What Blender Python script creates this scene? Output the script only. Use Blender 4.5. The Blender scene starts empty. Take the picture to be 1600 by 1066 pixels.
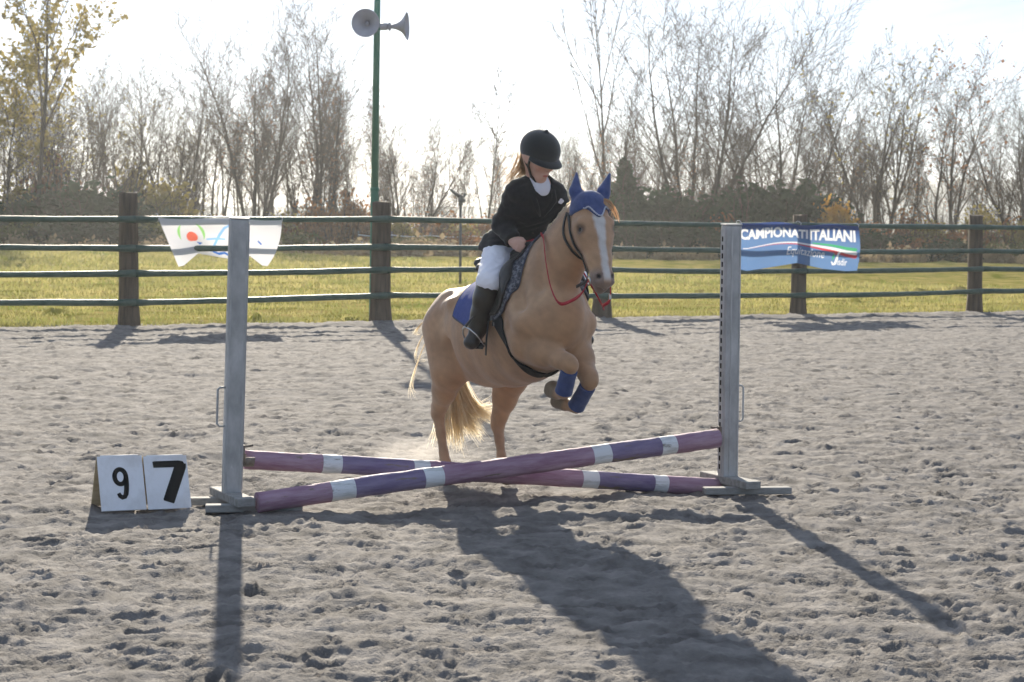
import bpy, math, random
import numpy as np
from mathutils import Vector, Matrix

scene = bpy.context.scene
COL = scene.collection
R = math.radians

# ------------------------------------------------------------------ camera
FPX, CX, CY = 3500.0, 800.0, 533.0            # focal length in photo pixels, photo centre
PITCH, ROLL = math.atan(193 / 3500.0), R(0.7)
CAM = np.array([0.0, 0.0, 1.6])
_x = np.array([1.0, 0, 0])
FWD = np.array([0, math.cos(PITCH), -math.sin(PITCH)])
_u = np.cross(_x, FWD)
RGT = math.cos(ROLL) * _x + math.sin(ROLL) * _u
UPV = -math.sin(ROLL) * _x + math.cos(ROLL) * _u
cd = bpy.data.cameras.new('camera')
cd.sensor_width = 36.0
cd.lens = FPX / 1600.0 * 36.0
cd.clip_start, cd.clip_end = 0.1, 8000
cd.dof.use_dof = True
cd.dof.focus_distance = 12.6
cd.dof.aperture_fstop = 8.0
cam = bpy.data.objects.new('camera', cd)
COL.objects.link(cam)
cam.matrix_world = Matrix(((RGT[0], UPV[0], -FWD[0], CAM[0]), (RGT[1], UPV[1], -FWD[1], CAM[1]),
                           (RGT[2], UPV[2], -FWD[2], CAM[2]), (0, 0, 0, 1)))
scene.camera = cam

# ------------------------------------------------------------------ light
SUN_EL, SUN_AZ = R(20.0), R(-6.5)             # azimuth from +Y towards +X
sun_dir = Vector((math.sin(SUN_AZ) * math.cos(SUN_EL), math.cos(SUN_AZ) * math.cos(SUN_EL), math.sin(SUN_EL)))
world = bpy.data.worlds.new('World')
scene.world = world
world.use_nodes = True
wn, wl = world.node_tree.nodes, world.node_tree.links
sky = wn.new('ShaderNodeTexSky')
sky.sky_type = 'NISHITA'
sky.sun_disc = False
sky.sun_elevation = SUN_EL
sky.sun_rotation = SUN_AZ
sky.dust_density = 0.15
sky.air_density = 0.7
wb = wn.new('ShaderNodeMix')
wb.data_type = 'RGBA'
wb.blend_type = 'MULTIPLY'
wb.inputs['Factor'].default_value = 1.0
wb.inputs['B'].default_value = (0.94, 1.0, 1.10, 1)     # the camera's daylight white balance
# thin high cloud, drawn out in streaks, evens out the clear sky
wt = wn.new('ShaderNodeTexCoord')
wm = wn.new('ShaderNodeMapping')
wm.inputs['Scale'].default_value = (1.0, 1.0, 9.0)
wm.inputs['Rotation'].default_value = (0.0, R(4), 0.0)
wl.new(wt.outputs['Generated'], wm.inputs[0])
wz = wn.new('ShaderNodeTexNoise')
wz.inputs['Scale'].default_value = 3.2
wz.inputs['Detail'].default_value = 6
wz.inputs['Roughness'].default_value = 0.55
wz.inputs['Distortion'].default_value = 0.4
wl.new(wm.outputs[0], wz.inputs['Vector'])
wr = wn.new('ShaderNodeMapRange')
wr.inputs['From Min'].default_value = 0.35
wr.inputs['From Max'].default_value = 0.70
wr.inputs['To Min'].default_value = 1.5
wr.inputs['To Max'].default_value = 4.3
wl.new(wz.outputs['Fac'], wr.inputs['Value'])
wv = wn.new('ShaderNodeMix')
wv.data_type = 'RGBA'
wv.blend_type = 'MULTIPLY'
wv.inputs['Factor'].default_value = 1.0
wv.inputs['A'].default_value = (0.88, 1.0, 1.18, 1)
wl.new(wr.outputs['Result'], wv.inputs['B'])
wc = wn.new('ShaderNodeMix')
wc.data_type = 'RGBA'
wc.inputs['Factor'].default_value = 0.76
wl.new(sky.outputs[0], wc.inputs['A'])
wl.new(wv.outputs['Result'], wc.inputs['B'])
wl.new(wc.outputs['Result'], wb.inputs['A'])
wl.new(wb.outputs['Result'], wn['Background'].inputs[0])
wn['Background'].inputs[1].default_value = 0.10
sl = bpy.data.lights.new('sun', 'SUN')
sl.energy = 4.9
sl.angle = R(0.55)
sl.color = (1.0, 0.90, 0.74)
so = bpy.data.objects.new('sun', sl)
COL.objects.link(so)
so.rotation_euler = sun_dir.to_track_quat('Z', 'Y').to_euler()
so.location = (-3, 10, 20)

vs = scene.view_settings
vs.view_transform = 'Standard'
vs.look = 'None'
vs.gamma = 1.0
vs.use_curve_mapping = False
vs.exposure = 1.02
scene.cycles.use_denoising = True
scene.cycles.volume_bounces = 1
scene.cycles.max_bounces = 8

# ------------------------------------------------------------------ helpers
def at_y(x, y, Y):
    d = FWD + RGT * (x - CX) / FPX - UPV * (y - CY) / FPX
    return CAM + d * (Y / d[1])

def at_z(x, y, z=0.0):
    d = FWD + RGT * (x - CX) / FPX - UPV * (y - CY) / FPX
    return CAM + d * ((z - 1.6) / d[2])

FA, FB = np.array([-5.407, 31.59]), np.array([8.246, 39.98])      # fence line on the ground
FDIR = (FB - FA) / np.linalg.norm(FB - FA)
FNRM = np.array([-FDIR[1], FDIR[0]])                               # away from the camera

def at_fence(x, y, off=0.0):
    """point on the vertical plane of the fence, moved off metres towards the camera"""
    d = FWD + RGT * (x - CX) / FPX - UPV * (y - CY) / FPX
    o = FA - FNRM * off
    t = ((o - CAM[:2]) @ FNRM) / (d[:2] @ FNRM)
    return CAM + d * t

def tag(o, label=None, cat=None, group=None, kind=None):
    if label: o['label'] = label
    if cat: o['category'] = cat
    if group: o['group'] = group
    if kind: o['kind'] = kind
    return o

def empty(name, loc=(0, 0, 0), rz=0.0):
    o = bpy.data.objects.new(name, None)
    COL.objects.link(o)
    o.location = loc
    o.rotation_euler = (0, 0, rz)
    o.empty_display_size = 0.1
    return o

def link(name, me, parent=None):
    o = bpy.data.objects.new(name, me)
    COL.objects.link(o)
    if parent: o.parent = parent
    return o

def dup(root):
    c = root.copy()
    COL.objects.link(c)
    for ch in list(root.children):
        d = ch.copy()
        COL.objects.link(d)
        d.parent = c
        for g in list(ch.children):
            e = g.copy()
            COL.objects.link(e)
            e.parent = d
    return c

def fast_mesh(name, V, faces_list, mats=(), smooth=False, mat_idx=None):
    """V (n,3); faces_list = list of int arrays (m,k), each with its own k"""
    me = bpy.data.meshes.new(name)
    V = np.asarray(V, np.float32)
    me.vertices.add(len(V))
    me.vertices.foreach_set('co', V.ravel())
    loops, starts, n = [], [], 0
    for F in faces_list:
        F = np.asarray(F, np.int32)
        if not len(F): continue
        k = F.shape[1]
        starts.append(n + np.arange(len(F)) * k)
        loops.append(F.ravel())
        n += F.size
    loops = np.concatenate(loops)
    starts = np.concatenate(starts)
    me.loops.add(len(loops))
    me.loops.foreach_set('vertex_index', loops.astype(np.int32))
    me.polygons.add(len(starts))
    me.polygons.foreach_set('loop_start', starts.astype(np.int32))
    if mat_idx is not None:
        me.polygons.foreach_set('material_index', np.asarray(mat_idx, np.int32))
    me.polygons.foreach_set('use_smooth', np.full(len(starts), bool(smooth)))
    for m in mats: me.materials.append(m)
    me.update(calc_edges=True)
    return me

class MB:
    """collects simple shapes into one mesh"""
    def __init__(s):
        s.v, s.f, s.sm = [], [], []
    def add(s, vs, fs, smooth=False):
        b = len(s.v)
        s.v += [tuple(float(c) for c in v) for v in vs]
        s.f += [tuple(i + b for i in f) for f in fs]
        s.sm += [smooth] * len(fs)
    def box(s, c, size, M=None, bev=0.0):
        hx, hy, hz = (d / 2 for d in size)
        if bev <= 0:
            vs = [Vector((x, y, z)) for x in (-hx, hx) for y in (-hy, hy) for z in (-hz, hz)]
            fs = [(0, 1, 3, 2), (4, 6, 7, 5), (0, 4, 5, 1), (2, 3, 7, 6), (0, 2, 6, 4), (1, 5, 7, 3)]
        else:                                    # chamfered along its edges
            vs, ix = [], {}
            for sx in (-1, 1):
                for sy in (-1, 1):
                    for sz in (-1, 1):
                        for a in range(3):
                            p = [sx * (hx - bev), sy * (hy - bev), sz * (hz - bev)]
                            p[a] += (sx, sy, sz)[a] * bev
                            ix[(sx, sy, sz, a)] = len(vs)
                            vs.append(Vector(p))
            fs = []
            for a in range(3):
                b_, c_ = (a + 1) % 3, (a + 2) % 3
                for sa in (-1, 1):
                    q = []
                    for sb, sc in ((-1, -1), (1, -1), (1, 1), (-1, 1)):
                        k = [0, 0, 0]; k[a], k[b_], k[c_] = sa, sb, sc
                        q.append(ix[(*k, a)])
                    fs.append(tuple(q if sa > 0 else q[::-1]))
                for sb in (-1, 1):
                    for sc in (-1, 1):
                        k0 = [0, 0, 0]; k0[a], k0[b_], k0[c_] = -1, sb, sc
                        k1 = [0, 0, 0]; k1[a], k1[b_], k1[c_] = 1, sb, sc
                        q = [ix[(*k0, b_)], ix[(*k1, b_)], ix[(*k1, c_)], ix[(*k0, c_)]]
                        fs.append(tuple(q if sb * sc < 0 else q[::-1]))
            for sx in (-1, 1):
                for sy in (-1, 1):
                    for sz in (-1, 1):
                        q = [ix[(sx, sy, sz, a)] for a in range(3)]
                        fs.append(tuple(q if sx * sy * sz > 0 else q[::-1]))
        if M is not None: vs = [M @ v for v in vs]
        c = Vector(c)
        s.add([v + c for v in vs], fs)
        return s
    def tube(s, pts, rad, n=8, caps=True, flat=None, smooth=True):
        """tube along pts; rad a number or one per point; flat=(dir,scale) squeezes the ring along dir"""
        pts = [Vector([float(c) for c in p]) for p in pts]
        rad = [rad] * len(pts) if isinstance(rad, (int, float)) else rad
        vs, fs, ref = [], [], None
        for i, p in enumerate(pts):
            t = (pts[min(i + 1, len(pts) - 1)] - pts[max(i - 1, 0)]).normalized()
            if ref is None:
                ref = Vector((0, 0, 1)) if abs(t.z) < 0.9 else Vector((1, 0, 0))
            a = (ref - t * ref.dot(t)).normalized()
            b = t.cross(a)
            ref = a
            for k in range(n):
                w = 2 * math.pi * k / n
                o = (a * math.cos(w) + b * math.sin(w)) * rad[i]
                if flat: o = o - Vector(flat[0]) * o.dot(Vector(flat[0])) * (1 - flat[1])
                vs.append(p + o)
        for i in range(len(pts) - 1):
            for k in range(n):
                k2 = (k + 1) % n
                fs.append((i * n + k, i * n + k2, (i + 1) * n + k2, (i + 1) * n + k))
        s.add(vs, fs, smooth)
        if caps:
            b = len(s.v) - len(vs)
            s.f += [tuple(b + k for k in range(n))[::-1], tuple(b + (len(pts) - 1) * n + k for k in range(n))]
            s.sm += [False, False]
        return s
    def lathe(s, prof, M, n=24, smooth=True):
        """prof list of (radius, height); M places the z axis"""
        vs, fs = [], []
        for r, h in prof:
            for k in range(n):
                w = 2 * math.pi * k / n
                vs.append(M @ Vector((r * math.cos(w), r * math.sin(w), h)))
        for i in range(len(prof) - 1):
            for k in range(n):
                k2 = (k + 1) % n
                fs.append((i * n + k, i * n + k2, (i + 1) * n + k2, (i + 1) * n + k))
        s.add(vs, fs, smooth)
        return s
    def build(s, name, m, parent=None):
        me = bpy.data.meshes.new(name)
        me.from_pydata(s.v, [], s.f)
        me.polygons.foreach_set('use_smooth', s.sm)
        me.materials.append(m)
        me.update()
        return link(name, me, parent)

# ---- noise on arrays
_rs = np.random.RandomState(7)
_G = _rs.normal(size=(256, 256, 2)).astype(np.float32)
_G /= np.linalg.norm(_G, axis=2, keepdims=True)

def pnoise(x, y):
    xi, yi = np.floor(x).astype(np.int64), np.floor(y).astype(np.int64)
    xf, yf = (x - xi).astype(np.float32), (y - yi).astype(np.float32)
    u, v = xf * xf * xf * (xf * (xf * 6 - 15) + 10), yf * yf * yf * (yf * (yf * 6 - 15) + 10)
    def g(a, b):
        q = _G[(xi + a) & 255, (yi + b) & 255]
        return q[..., 0] * (xf - a) + q[..., 1] * (yf - b)
    return ((g(0, 0) * (1 - u) + g(1, 0) * u) * (1 - v) + (g(0, 1) * (1 - u) + g(1, 1) * u) * v) * 1.5

# ---- materials
def mat(name, col, rough=0.8, col2=None, scale=8.0, bump=0.0, bump_scale=None, spec=0.3, metal=0.0, sss=0.0,
        stretch=(1, 1, 1), detail=4.0, attr=None, trans=0.0, sheen=0.0, coat=0.0, lo=0.35, hi=0.65, chip=None):
    m = bpy.data.materials.new(name)
    m.use_nodes = True
    nt = m.node_tree
    n, l = nt.nodes, nt.links
    b = n['Principled BSDF']
    out = n['Material Output']
    b.inputs['Roughness'].default_value = rough
    b.inputs['Specular IOR Level'].default_value = spec
    b.inputs['Metallic'].default_value = metal
    b.inputs['Sheen Weight'].default_value = sheen
    b.inputs['Coat Weight'].default_value = coat
    tc = n.new('ShaderNodeTexCoord')
    mp = n.new('ShaderNodeMapping')
    mp.inputs['Scale'].default_value = stretch
    l.new(tc.outputs['Object'], mp.inputs[0])
    cs = None
    if col2 is not None:
        nz = n.new('ShaderNodeTexNoise')
        nz.inputs['Scale'].default_value = scale
        nz.inputs['Detail'].default_value = detail
        nz.inputs['Roughness'].default_value = 0.6
        l.new(mp.outputs[0], nz.inputs['Vector'])
        rp = n.new('ShaderNodeValToRGB')
        rp.color_ramp.elements[0].position, rp.color_ramp.elements[1].position = lo, hi
        rp.color_ramp.elements[0].color = (*col, 1)
        rp.color_ramp.elements[1].color = (*col2, 1)
        l.new(nz.outputs['Fac'], rp.inputs[0])
        cs = rp.outputs[0]
    if attr:
        at = n.new('ShaderNodeAttribute')
        at.attribute_name = attr
        if cs is None: cs = at.outputs['Color']
        else:
            mx = n.new('ShaderNodeMix')
            mx.data_type = 'RGBA'
            mx.blend_type = 'MULTIPLY'
            mx.inputs['Factor'].default_value = 1
            l.new(cs, mx.inputs['A'])
            l.new(at.outputs['Color'], mx.inputs['B'])
            cs = mx.outputs['Result']
    if chip:                                     # worn spots: (colour, scale, stretch, amount)
        cm = n.new('ShaderNodeMapping')
        cm.inputs['Scale'].default_value = chip[2]
        l.new(tc.outputs['Object'], cm.inputs[0])
        cz = n.new('ShaderNodeTexNoise')
        cz.inputs['Scale'].default_value = chip[1]
        cz.inputs['Detail'].default_value = 9
        cz.inputs['Roughness'].default_value = 0.7
        l.new(cm.outputs[0], cz.inputs['Vector'])
        cr = n.new('ShaderNodeMapRange')
        cr.inputs['From Min'].default_value = chip[3]
        cr.inputs['From Max'].default_value = chip[3] + 0.05
        l.new(cz.outputs['Fac'], cr.inputs['Value'])
        cx = n.new('ShaderNodeMix')
        cx.data_type = 'RGBA'
        l.new(cr.outputs['Result'], cx.inputs['Factor'])
        if cs is not None: l.new(cs, cx.inputs['A'])
        else: cx.inputs['A'].default_value = (*col, 1)
        cx.inputs['B'].default_value = (*chip[0], 1)
        cs = cx.outputs['Result']
    if cs is not None: l.new(cs, b.inputs['Base Color'])
    else: b.inputs['Base Color'].default_value = (*col, 1)
    if bump > 0:
        nb = n.new('ShaderNodeTexNoise')
        nb.inputs['Scale'].default_value = bump_scale or scale * 4
        nb.inputs['Detail'].default_value = 4
        l.new(mp.outputs[0], nb.inputs['Vector'])
        bp = n.new('ShaderNodeBump')
        bp.inputs['Strength'].default_value = bump
        bp.inputs['Distance'].default_value = 0.01
        l.new(nb.outputs['Fac'], bp.inputs['Height'])
        l.new(bp.outputs[0], b.inputs['Normal'])
    if trans > 0:
        tr = n.new('ShaderNodeBsdfTranslucent')
        if cs is not None: l.new(cs, tr.inputs['Color'])
        else: tr.inputs['Color'].default_value = (*col, 1)
        ms = n.new('ShaderNodeMixShader')
        ms.inputs[0].default_value = trans
        l.new(b.outputs[0], ms.inputs[1])
        l.new(tr.outputs[0], ms.inputs[2])
        l.new(ms.outputs[0], out.inputs['Surface'])
    return m

# ---- implicit surfaces: smooth unions of tapered limbs, meshed as one continuous skin
class SDF:
    def __init__(s): s.p = []
    def limb(s, a, b, ra, rb, k=0.03, flat=None, fr=(1, 1), op='u'):
        """tapered limb; flat = axis along which the ring is divided by fr (at a, at b)"""
        s.p.append(('L', np.array(a, float), np.array(b, float), ra, rb, k, None if flat is None else np.array(flat, float), fr, op))
        return s
    def ell(s, c, r, k=0.03, M=None, op='u'):
        s.p.append(('E', np.array(c, float), np.array(r, float), None if M is None else np.array(M, float), None, k, None, None, op))
        return s
    def chain(s, pts, k=0.03, flat=(0, 1, 0)):
        """pts = list of (point, radius_in_plane, radius_along_flat)"""
        for (a, ra, la), (b, rb, lb) in zip(pts[:-1], pts[1:]):
            s.limb(a, b, ra, rb, k, flat, (ra / la, rb / lb))
        return s
    def cut(s, fn): s.p.append(('C', fn, 0, 0, 0, 0, None, None, 'cut')); return s
    def bounds(s, q):
        if q[0] == 'L':
            r = max(q[3], q[4])
            if q[6] is not None: r = max(r, r / min(1, min(q[7])))
            return np.minimum(q[1], q[2]) - r, np.maximum(q[1], q[2]) + r
        r = q[2].max() if q[3] is not None else q[2]
        return q[1] - r, q[1] + r
    def grid(s, h, pad=0.03):
        bs = [s.bounds(q) for q in s.p if q[0] in 'LE' and q[8] == 'u']
        lo = np.min([b[0] for b in bs], 0) - pad
        hi = np.max([b[1] for b in bs], 0) + pad
        n = np.ceil((hi - lo) / h).astype(int) + 1
        ax = [lo[i] + h * np.arange(n[i]) for i in range(3)]
        D = np.full(n, 9.0, np.float32)
        for q in s.p:
            if q[0] == 'C':
                X, Y, Z = np.meshgrid(*ax, indexing='ij', sparse=True)
                D = np.maximum(D, q[1](X, Y, Z)).astype(np.float32)
                continue
            b0, b1 = s.bounds(q)
            m = q[5] + 5 * h + 0.03
            i0 = np.clip(np.floor((b0 - m - lo) / h).astype(int), 0, n)
            i1 = np.clip(np.ceil((b1 + m - lo) / h).astype(int) + 1, 0, n)
            if np.any(i1 <= i0): continue
            sl_ = tuple(slice(i0[i], i1[i]) for i in range(3))
            X, Y, Z = np.meshgrid(*[ax[i][sl_[i]].astype(np.float32) for i in range(3)], indexing='ij', sparse=True)
            if q[0] == 'L':
                a, b, ra, rb, k, fl, fr = q[1:8]
                ab = b - a
                L2 = max(ab @ ab, 1e-9)
                t = np.clip(((X - a[0]) * ab[0] + (Y - a[1]) * ab[1] + (Z - a[2]) * ab[2]) / L2, 0, 1)
                qx, qy, qz = X - a[0] - t * ab[0], Y - a[1] - t * ab[1], Z - a[2] - t * ab[2]
                if fl is not None:
                    w = qx * fl[0] + qy * fl[1] + qz * fl[2]
                    sc = (fr[0] + t * (fr[1] - fr[0])) - 1
                    qx, qy, qz = qx + w * sc * fl[0], qy + w * sc * fl[1], qz + w * sc * fl[2]
                d = np.sqrt(qx * qx + qy * qy + qz * qz) - (ra + t * (rb - ra))
            else:
                c, r, M, k = q[1], q[2], q[3], q[5]
                x, y, z = X - c[0], Y - c[1], Z - c[2]
                if M is not None:
                    x, y, z = (M[0, i] * x + M[1, i] * y + M[2, i] * z for i in range(3))
                k0 = np.sqrt((x / r[0]) ** 2 + (y / r[1]) ** 2 + (z / r[2]) ** 2)
                k1 = np.sqrt((x / r[0] ** 2) ** 2 + (y / r[1] ** 2) ** 2 + (z / r[2] ** 2) ** 2)
                d = k0 * (k0 - 1) / np.maximum(k1, 1e-6)
            A = D[sl_]
            if q[8] == 'u':
                hh = np.clip(0.5 + 0.5 * (A - d) / k, 0, 1)
                D[sl_] = A * (1 - hh) + d * hh - k * hh * (1 - hh)
            else:                                  # carve
                hh = np.clip(0.5 - 0.5 * (A + d) / k, 0, 1)
                D[sl_] = A * (1 - hh) - d * hh + k * hh * (1 - hh)
        return Field(D, lo, h)

class Field:
    def __init__(s, D, lo, h): s.D, s.lo, s.h = D, lo, h
    def val(s, P):
        q = (np.asarray(P, float) - s.lo) / s.h
        n = np.array(s.D.shape)
        q = np.clip(q, 0, n - 1.001)
        i = q.astype(int)
        f = q - i
        r = 0
        for a in (0, 1):
            for b in (0, 1):
                for c in (0, 1):
                    w = (f[..., 0] if a else 1 - f[..., 0]) * (f[..., 1] if b else 1 - f[..., 1]) * (f[..., 2] if c else 1 - f[..., 2])
                    r = r + w * s.D[i[..., 0] + a, i[..., 1] + b, i[..., 2] + c]
        return r
    def grad(s, P):
        P = np.asarray(P, float)
        e = s.h
        g = np.stack([s.val(P + np.eye(3)[i] * e) - s.val(P - np.eye(3)[i] * e) for i in range(3)], -1)
        return g / np.maximum(np.linalg.norm(g, axis=-1, keepdims=True), 1e-6)
    def snap(s, P, off=0.0, it=12):
        P = np.array(P, float)
        for _ in range(it):
            P = P - np.clip(s.val(P) - off, -0.05, 0.05)[..., None] * s.grad(P) * 0.8
        return P
    def cast(s, o, d, tmax=0.8, n=160):
        """from inside along d to the skin"""
        o, d = np.asarray(o, float), np.asarray(d, float)
        best = np.full(o.shape[:-1], np.nan)
        ts = np.linspace(0, tmax, n)
        prev = s.val(o)
        for t0, t1 in zip(ts[:-1], ts[1:]):
            v = s.val(o + d * t1)
            hit = np.isnan(best) & (prev <= 0) & (v > 0)
            best = np.where(hit, t0 + (t1 - t0) * (-prev) / np.maximum(v - prev, 1e-6), best)
            prev = v
        best = np.where(np.isnan(best), 0.2, best)
        return o + d * best[..., None]
    def mesh(s, name, mats, relax=1):
        D = s.D
        neg = D < 0
        nx, ny, nz = D.shape
        cnt = np.zeros((nx - 1, ny - 1, nz - 1), np.int8)
        for a in (0, 1):
            for b in (0, 1):
                for c in (0, 1):
                    cnt += neg[a:nx - 1 + a, b:ny - 1 + b, c:nz - 1 + c]
        I = np.argwhere((cnt > 0) & (cnt < 8))
        acc = np.zeros((len(I), 3))
        num = np.zeros(len(I))
        cor = [(a, b, c) for a in (0, 1) for b in (0, 1) for c in (0, 1)]
        vals = {c: D[I[:, 0] + c[0], I[:, 1] + c[1], I[:, 2] + c[2]].astype(float) for c in cor}
        for p in cor:
            for ax in range(3):
                if p[ax]: continue
                q = list(p); q[ax] = 1; q = tuple(q)
                v0, v1 = vals[p], vals[q]
                m = (v0 < 0) != (v1 < 0)
                t = np.where(m, v0 / np.where(v0 == v1, 1, v0 - v1), 0)
                pos = np.array(p)[None] + t[:, None] * (np.array(q) - np.array(p))[None]
                acc += pos * m[:, None]
                num += m
        V = (I + acc / num[:, None]) * s.h + s.lo
        idx = np.full(cnt.shape, -1, np.int64)
        idx[I[:, 0], I[:, 1], I[:, 2]] = np.arange(len(I))
        Q = []
        for ax in range(3):
            s0 = [slice(None)] * 3; s1 = [slice(None)] * 3
            s0[ax], s1[ax] = slice(0, -1), slice(1, None)
            a, b = neg[tuple(s0)], neg[tuple(s1)]
            E = np.argwhere(a != b)
            o1, o2 = (ax + 1) % 3, (ax + 2) % 3
            E = E[(E[:, o1] > 0) & (E[:, o2] > 0) & (E[:, o1] < D.shape[o1] - 1) & (E[:, o2] < D.shape[o2] - 1)]
            def ci(d1, d2):
                K = E.copy(); K[:, o1] += d1; K[:, o2] += d2
                return idx[K[:, 0], K[:, 1], K[:, 2]]
            q = np.stack([ci(-1, -1), ci(0, -1), ci(0, 0), ci(-1, 0)], 1)
            fl = ~a[E[:, 0], E[:, 1], E[:, 2]]
            q[fl] = q[fl][:, ::-1]
            Q.append(q)
        Q = np.concatenate(Q)
        Q = Q[(Q >= 0).all(1)]
        for _ in range(relax):
            S, N = np.zeros_like(V), np.zeros(len(V))
            for i in range(4):
                j = (i + 1) % 4
                for u_, w_ in ((i, j), (j, i)):
                    np.add.at(S, Q[:, u_], V[Q[:, w_]])
                    np.add.at(N, Q[:, u_], 1)
            V = V * 0.5 + 0.5 * S / np.maximum(N, 1)[:, None]
        return fast_mesh(name, V, [Q], mats, smooth=True), V

def set_col(me, C):
    a = me.color_attributes.new('Col', 'FLOAT_COLOR', 'POINT')
    C = np.concatenate([C, np.ones((len(C), 1))], 1).astype(np.float32)
    a.data.foreach_set('color', C.ravel())

def V3(*a): return np.array(a, float)
def smooth(a, b, x): t = np.clip((x - a) / (b - a), 0, 1); return t * t * (3 - 2 * t)
def lerp(A, B, t): return A + (np.array(B) - A) * t[:, None]

# ================================================================== setting
M_sand = mat('arena_sand', (0.112, 0.102, 0.093), 0.95, (0.255, 0.234, 0.213), scale=5.0, bump=0.8, bump_scale=90, spec=0.15, detail=8)
M_base = mat('earth', (0.10, 0.10, 0.05), 0.95, (0.16, 0.14, 0.08), scale=0.4, spec=0.1)
M_turf = mat('turf', (0.13, 0.14, 0.02), 0.95, (0.34, 0.27, 0.10), scale=1.3, bump=0.6, bump_scale=14, spec=0.0, detail=6)

def craters(x, y, cell, seed, prob, r0, r1, depth):
    """hoof prints: dished hollows with a raised rim, one at most per cell"""
    H = np.random.RandomState(seed).rand(128, 128, 5).astype(np.float32)
    cx, cy = np.floor(x / cell).astype(np.int64), np.floor(y / cell).astype(np.int64)
    z = np.zeros_like(x)
    for i in (-1, 0, 1):
        for j in (-1, 0, 1):
            h = H[(cx + i) & 127, (cy + j) & 127]
            px = (cx + i + 0.15 + 0.7 * h[..., 0]) * cell
            py = (cy + j + 0.15 + 0.7 * h[..., 1]) * cell
            r = r0 + (r1 - r0) * h[..., 2]
            d = np.hypot((x - px) * (0.8 + 0.5 * h[..., 4]), y - py) / r
            prof = np.where(d < 1, -(1 - d * d), 0) + 0.55 * np.exp(-((d - 1.15) / 0.28) ** 2)
            z = z + np.where(h[..., 3] < prob, prof * depth * (0.5 + h[..., 4]), 0)
    return z

def sand_h(x, y):
    wx = x + 0.10 * pnoise(x * 3.1, y * 3.1 + 40)
    wy = y + 0.10 * pnoise(x * 3.1 + 90, y * 3.1)
    z = 0.022 * pnoise(x * 0.9 + 5, y * 0.9)
    z += 0.015 * pnoise(wx * 3.3, wy * 3.8 + 11)
    z += 0.020 * np.abs(pnoise(wx * 6.5 + 31, wy * 7.0)) - 0.008
    z -= 0.026 * np.abs(pnoise(wx * 12 + 3, wy * 12 + 7)) * (0.6 + 0.8 * pnoise(wx * 1.7, wy * 1.7 + 70))
    z -= 0.020 * np.abs(pnoise(x * 23 + 13, y * 23)) * (0.75 + 0.7 * pnoise(x * 2.3 + 8, y * 2.3)) - 0.006 * np.abs(pnoise(x * 41, y * 41 + 5))
    z += craters(wx, wy, 0.42, 3, 0.75, 0.055, 0.095, 0.017)
    z += craters(wx + 7, wy + 3, 0.31, 5, 0.7, 0.025, 0.05, 0.014)
    return z

def fdist(x, y): return (x - FA[0]) * FNRM[0] + (y - FA[1]) * FNRM[1]
def falong(x, y): return (x - FA[0]) * FDIR[0] + (y - FA[1]) * FDIR[1]

rows = [3.0]
while rows[-1] < 52: rows.append(rows[-1] + (0.0185 * max(1.0, rows[-1] / 7.0) ** 0.95))
rows = np.array(rows)
NC = 690
uu = np.linspace(-1, 1, NC)
GX = uu[None, :] * (2.4 + 0.29 * rows)[:, None]
GY = np.repeat(rows[:, None], NC, 1)
gz = sand_h(GX, GY)
fd = fdist(GX, GY)
gz = gz + 0.05 * np.exp(-((fd + 0.55) / 0.45) ** 2)               # sand pushed up along the rails
gz = np.where(fd > 0.6, -0.15, gz)
nr = len(rows)
ii = (np.arange(nr - 1)[:, None] * NC + np.arange(NC - 1)[None]).ravel()
Q = np.stack([ii, ii + 1, ii + NC + 1, ii + NC], 1)
keep = fd.ravel()[Q].min(1) < 0.7
V = np.stack([GX, GY, gz], -1).reshape(-1, 3)
# the same arena carried on, coarsely, outside the strip the churned sand is modelled in
bx, by = np.meshgrid(np.linspace(-45, 45, 91), np.linspace(-25, 60, 86), indexing='ij')
bz = -0.09 + 0.02 * pnoise(bx * 0.6, by * 0.6)
bv = np.stack([bx, by, bz], -1).reshape(-1, 3)
jj = (np.arange(90)[:, None] * 86 + np.arange(85)[None]).ravel()
BQ = np.stack([jj, jj + 86, jj + 87, jj + 1], 1)
BQ = BQ[fdist(bv[:, 0], bv[:, 1])[BQ].max(1) < 2]
me = fast_mesh('arena_ground', np.concatenate([V, bv]), [np.concatenate([Q[keep], BQ + len(V)])], [M_sand], smooth=True)
tag(link('arena_ground', me), 'churned grey sand of the riding arena with hoof prints', 'ground', kind='structure')

# meadow beyond the fence: strip coordinates along the fence and away from it
def meadow_h(a, b):
    z = 0.03 + 0.05 * pnoise(a * 0.35, b * 0.35) + 0.03 * pnoise(a * 1.1 + 9, b * 1.1)
    z += craters(a + 3, b, 1.9, 11, 0.35, 0.14, 0.3, -0.085)          # mole hills
    z += np.clip((b - 60) / 40, 0, 1) * 0.5 * np.clip(pnoise(a * 0.05, b * 0.05 + 3) + 0.3, 0, 1)
    return z - 0.10 * np.exp(-np.clip(b, 0, None) / 0.25)

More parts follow.
